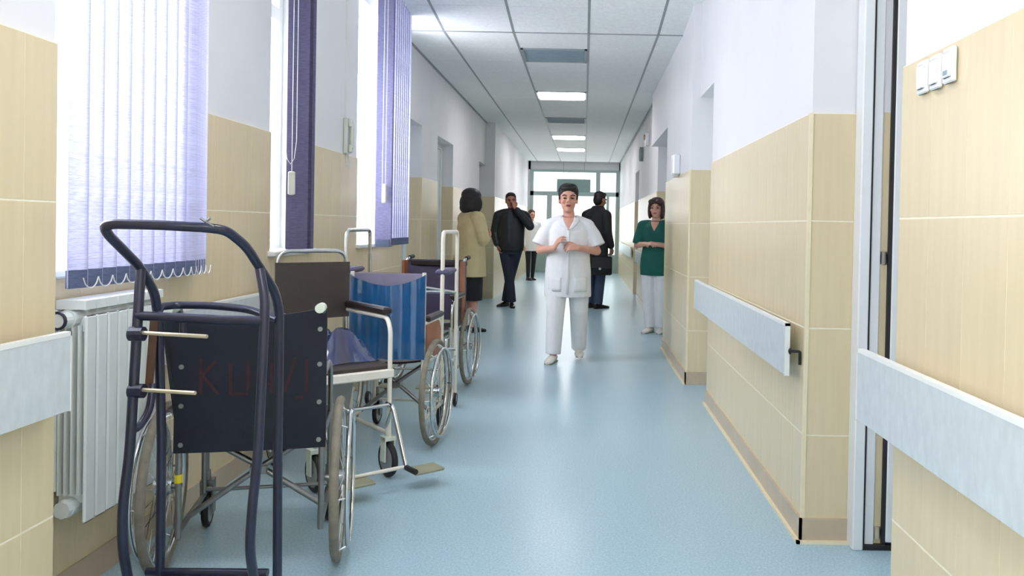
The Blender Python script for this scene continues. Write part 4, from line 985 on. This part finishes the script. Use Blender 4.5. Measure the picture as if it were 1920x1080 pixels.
mb = MB(); mb.loft([(0, .01, .56, .225, .18), (0, .01, .75, .22, .17), (0, 0, .96, .215, .16), (0, 0, 1.15, .21, .155), (0, 0, 1.3, .215, .16), (0, 0, 1.42, .205, .15), (0, -.02, 1.5, .15, .11), (0, -.04, 1.57, .085, .085)])
mb.chain([(-.1, 0, 1.46), (-.205, 0, 1.42), (-.265, .03, 1.16), (-.255, -.06, .97)], [.08, .085, .072, .058]); mb.chain([(.1, 0, 1.46), (.205, 0, 1.42), (.255, -.10, 1.16), (.14, -.25, 1.12)], [.08, .085, .072, .056])
blob('coat', mb, 'black_cloth', t, .01, 3)
trousers(t, J, 'denim', (.105, .08, .075))
shoe(t, (-.09, .03, 0), (-.1, -1), 'leather', .29); shoe(t, (.09, 0, 0), (.25, -1), 'leather', .29)
hb_ = MB(); hb_.ell((0, .024, .058), .084, .096, .076); hb_.ell((0, .05, .0), .079, .068, .09); hb_.ell((0, -.03, .096), .064, .05, .032)
blob('hair', hb_.xf(Mh), 'hair', t, .008, 2)
cpos = t.matrix_basis @ Vector((-.25, -.1, .0))
bc = P(1127, 490, 12.33)
c = thing('briefcase', 'black leather briefcase with a silver clasp held by the man in black', 'briefcase', (bc.x, 12.33, .53), R(3))
MB().rbox((-.17, -.05, 0), (.17, .05, .29), .02).build('case', 'leather', c, True)
MB().rbox((-.165, -.058, .1), (.165, -.04, .285), .008).build('flap', 'leather', c); MB().cyl((-.02, -.066, .1), (-.02, -.05, .1), .02, 12).build('clasp', 'clasp', c)
MB().tube(bend([(-.06, 0, .28), (-.05, 0, .34), (.05, 0, .34), (.06, 0, .28)], .03), .01).build('handle', 'leather', c, True)

# --- far person in a white coat behind the man in the dark jacket
J = dict(pel=(0, 0, .9), chest=(0, 0, 1.22), neck=(0, 0, 1.36), head=(0, -.01, 1.51), sha=(-.17, 0, 1.31), shb=(.17, 0, 1.31), ela=(-.22, .02, 1.04), elb=(.22, .02, 1.04), wra=(-.21, -.06, .8), wrb=(.21, -.06, .8),
         hipa=(-.085, 0, .86), hipb=(.085, 0, .86), kna=(-.08, -.03, .47), knb=(.08, .03, .47), ana=(-.07, -.02, .08), anb=(.08, .1, .08))
wl_ = P(990, 522, 18.6)
t, Mh = person('distant person in a white coat and dark stockings behind the dark jacket man', (wl_.x+.06, 18.6, 0), R(25), J, 1.0, 'skin', .01, (0, 0), [(J['wra'], (0, -.1, -1), (1, 0, 0), 1, 25), (J['wrb'], (0, -.1, -1), (-1, 0, 0), -1, 25)])
mb = MB(); mb.loft([(0, 0, .68, .2, .15), (0, 0, .9, .19, .14), (0, 0, 1.1, .17, .13), (0, 0, 1.28, .17, .12), (0, 0, 1.37, .08, .075)])
for s in (-1, 1): mb.chain([(s*.09, 0, 1.31), (s*.17, 0, 1.3), (s*.225, .02, 1.04), (s*.212, -.05, .83)], [.065, .07, .058, .048])
blob('coat', mb, 'white_cotton', t, .012, 2); trousers(t, J, 'black_cloth', (.085, .058, .042), name='stockings')
for a in ('ana', 'anb'): shoe(t, (J[a][0], J[a][1], 0), (0, -1), 'leather', .24)
hb_ = MB(); hb_.ell((0, .024, .06), .088, .098, .078); hb_.ell((0, .06, -.02), .08, .06, .1); blob('hair', hb_.xf(Mh), 'brown_hair', t, .01, 2)
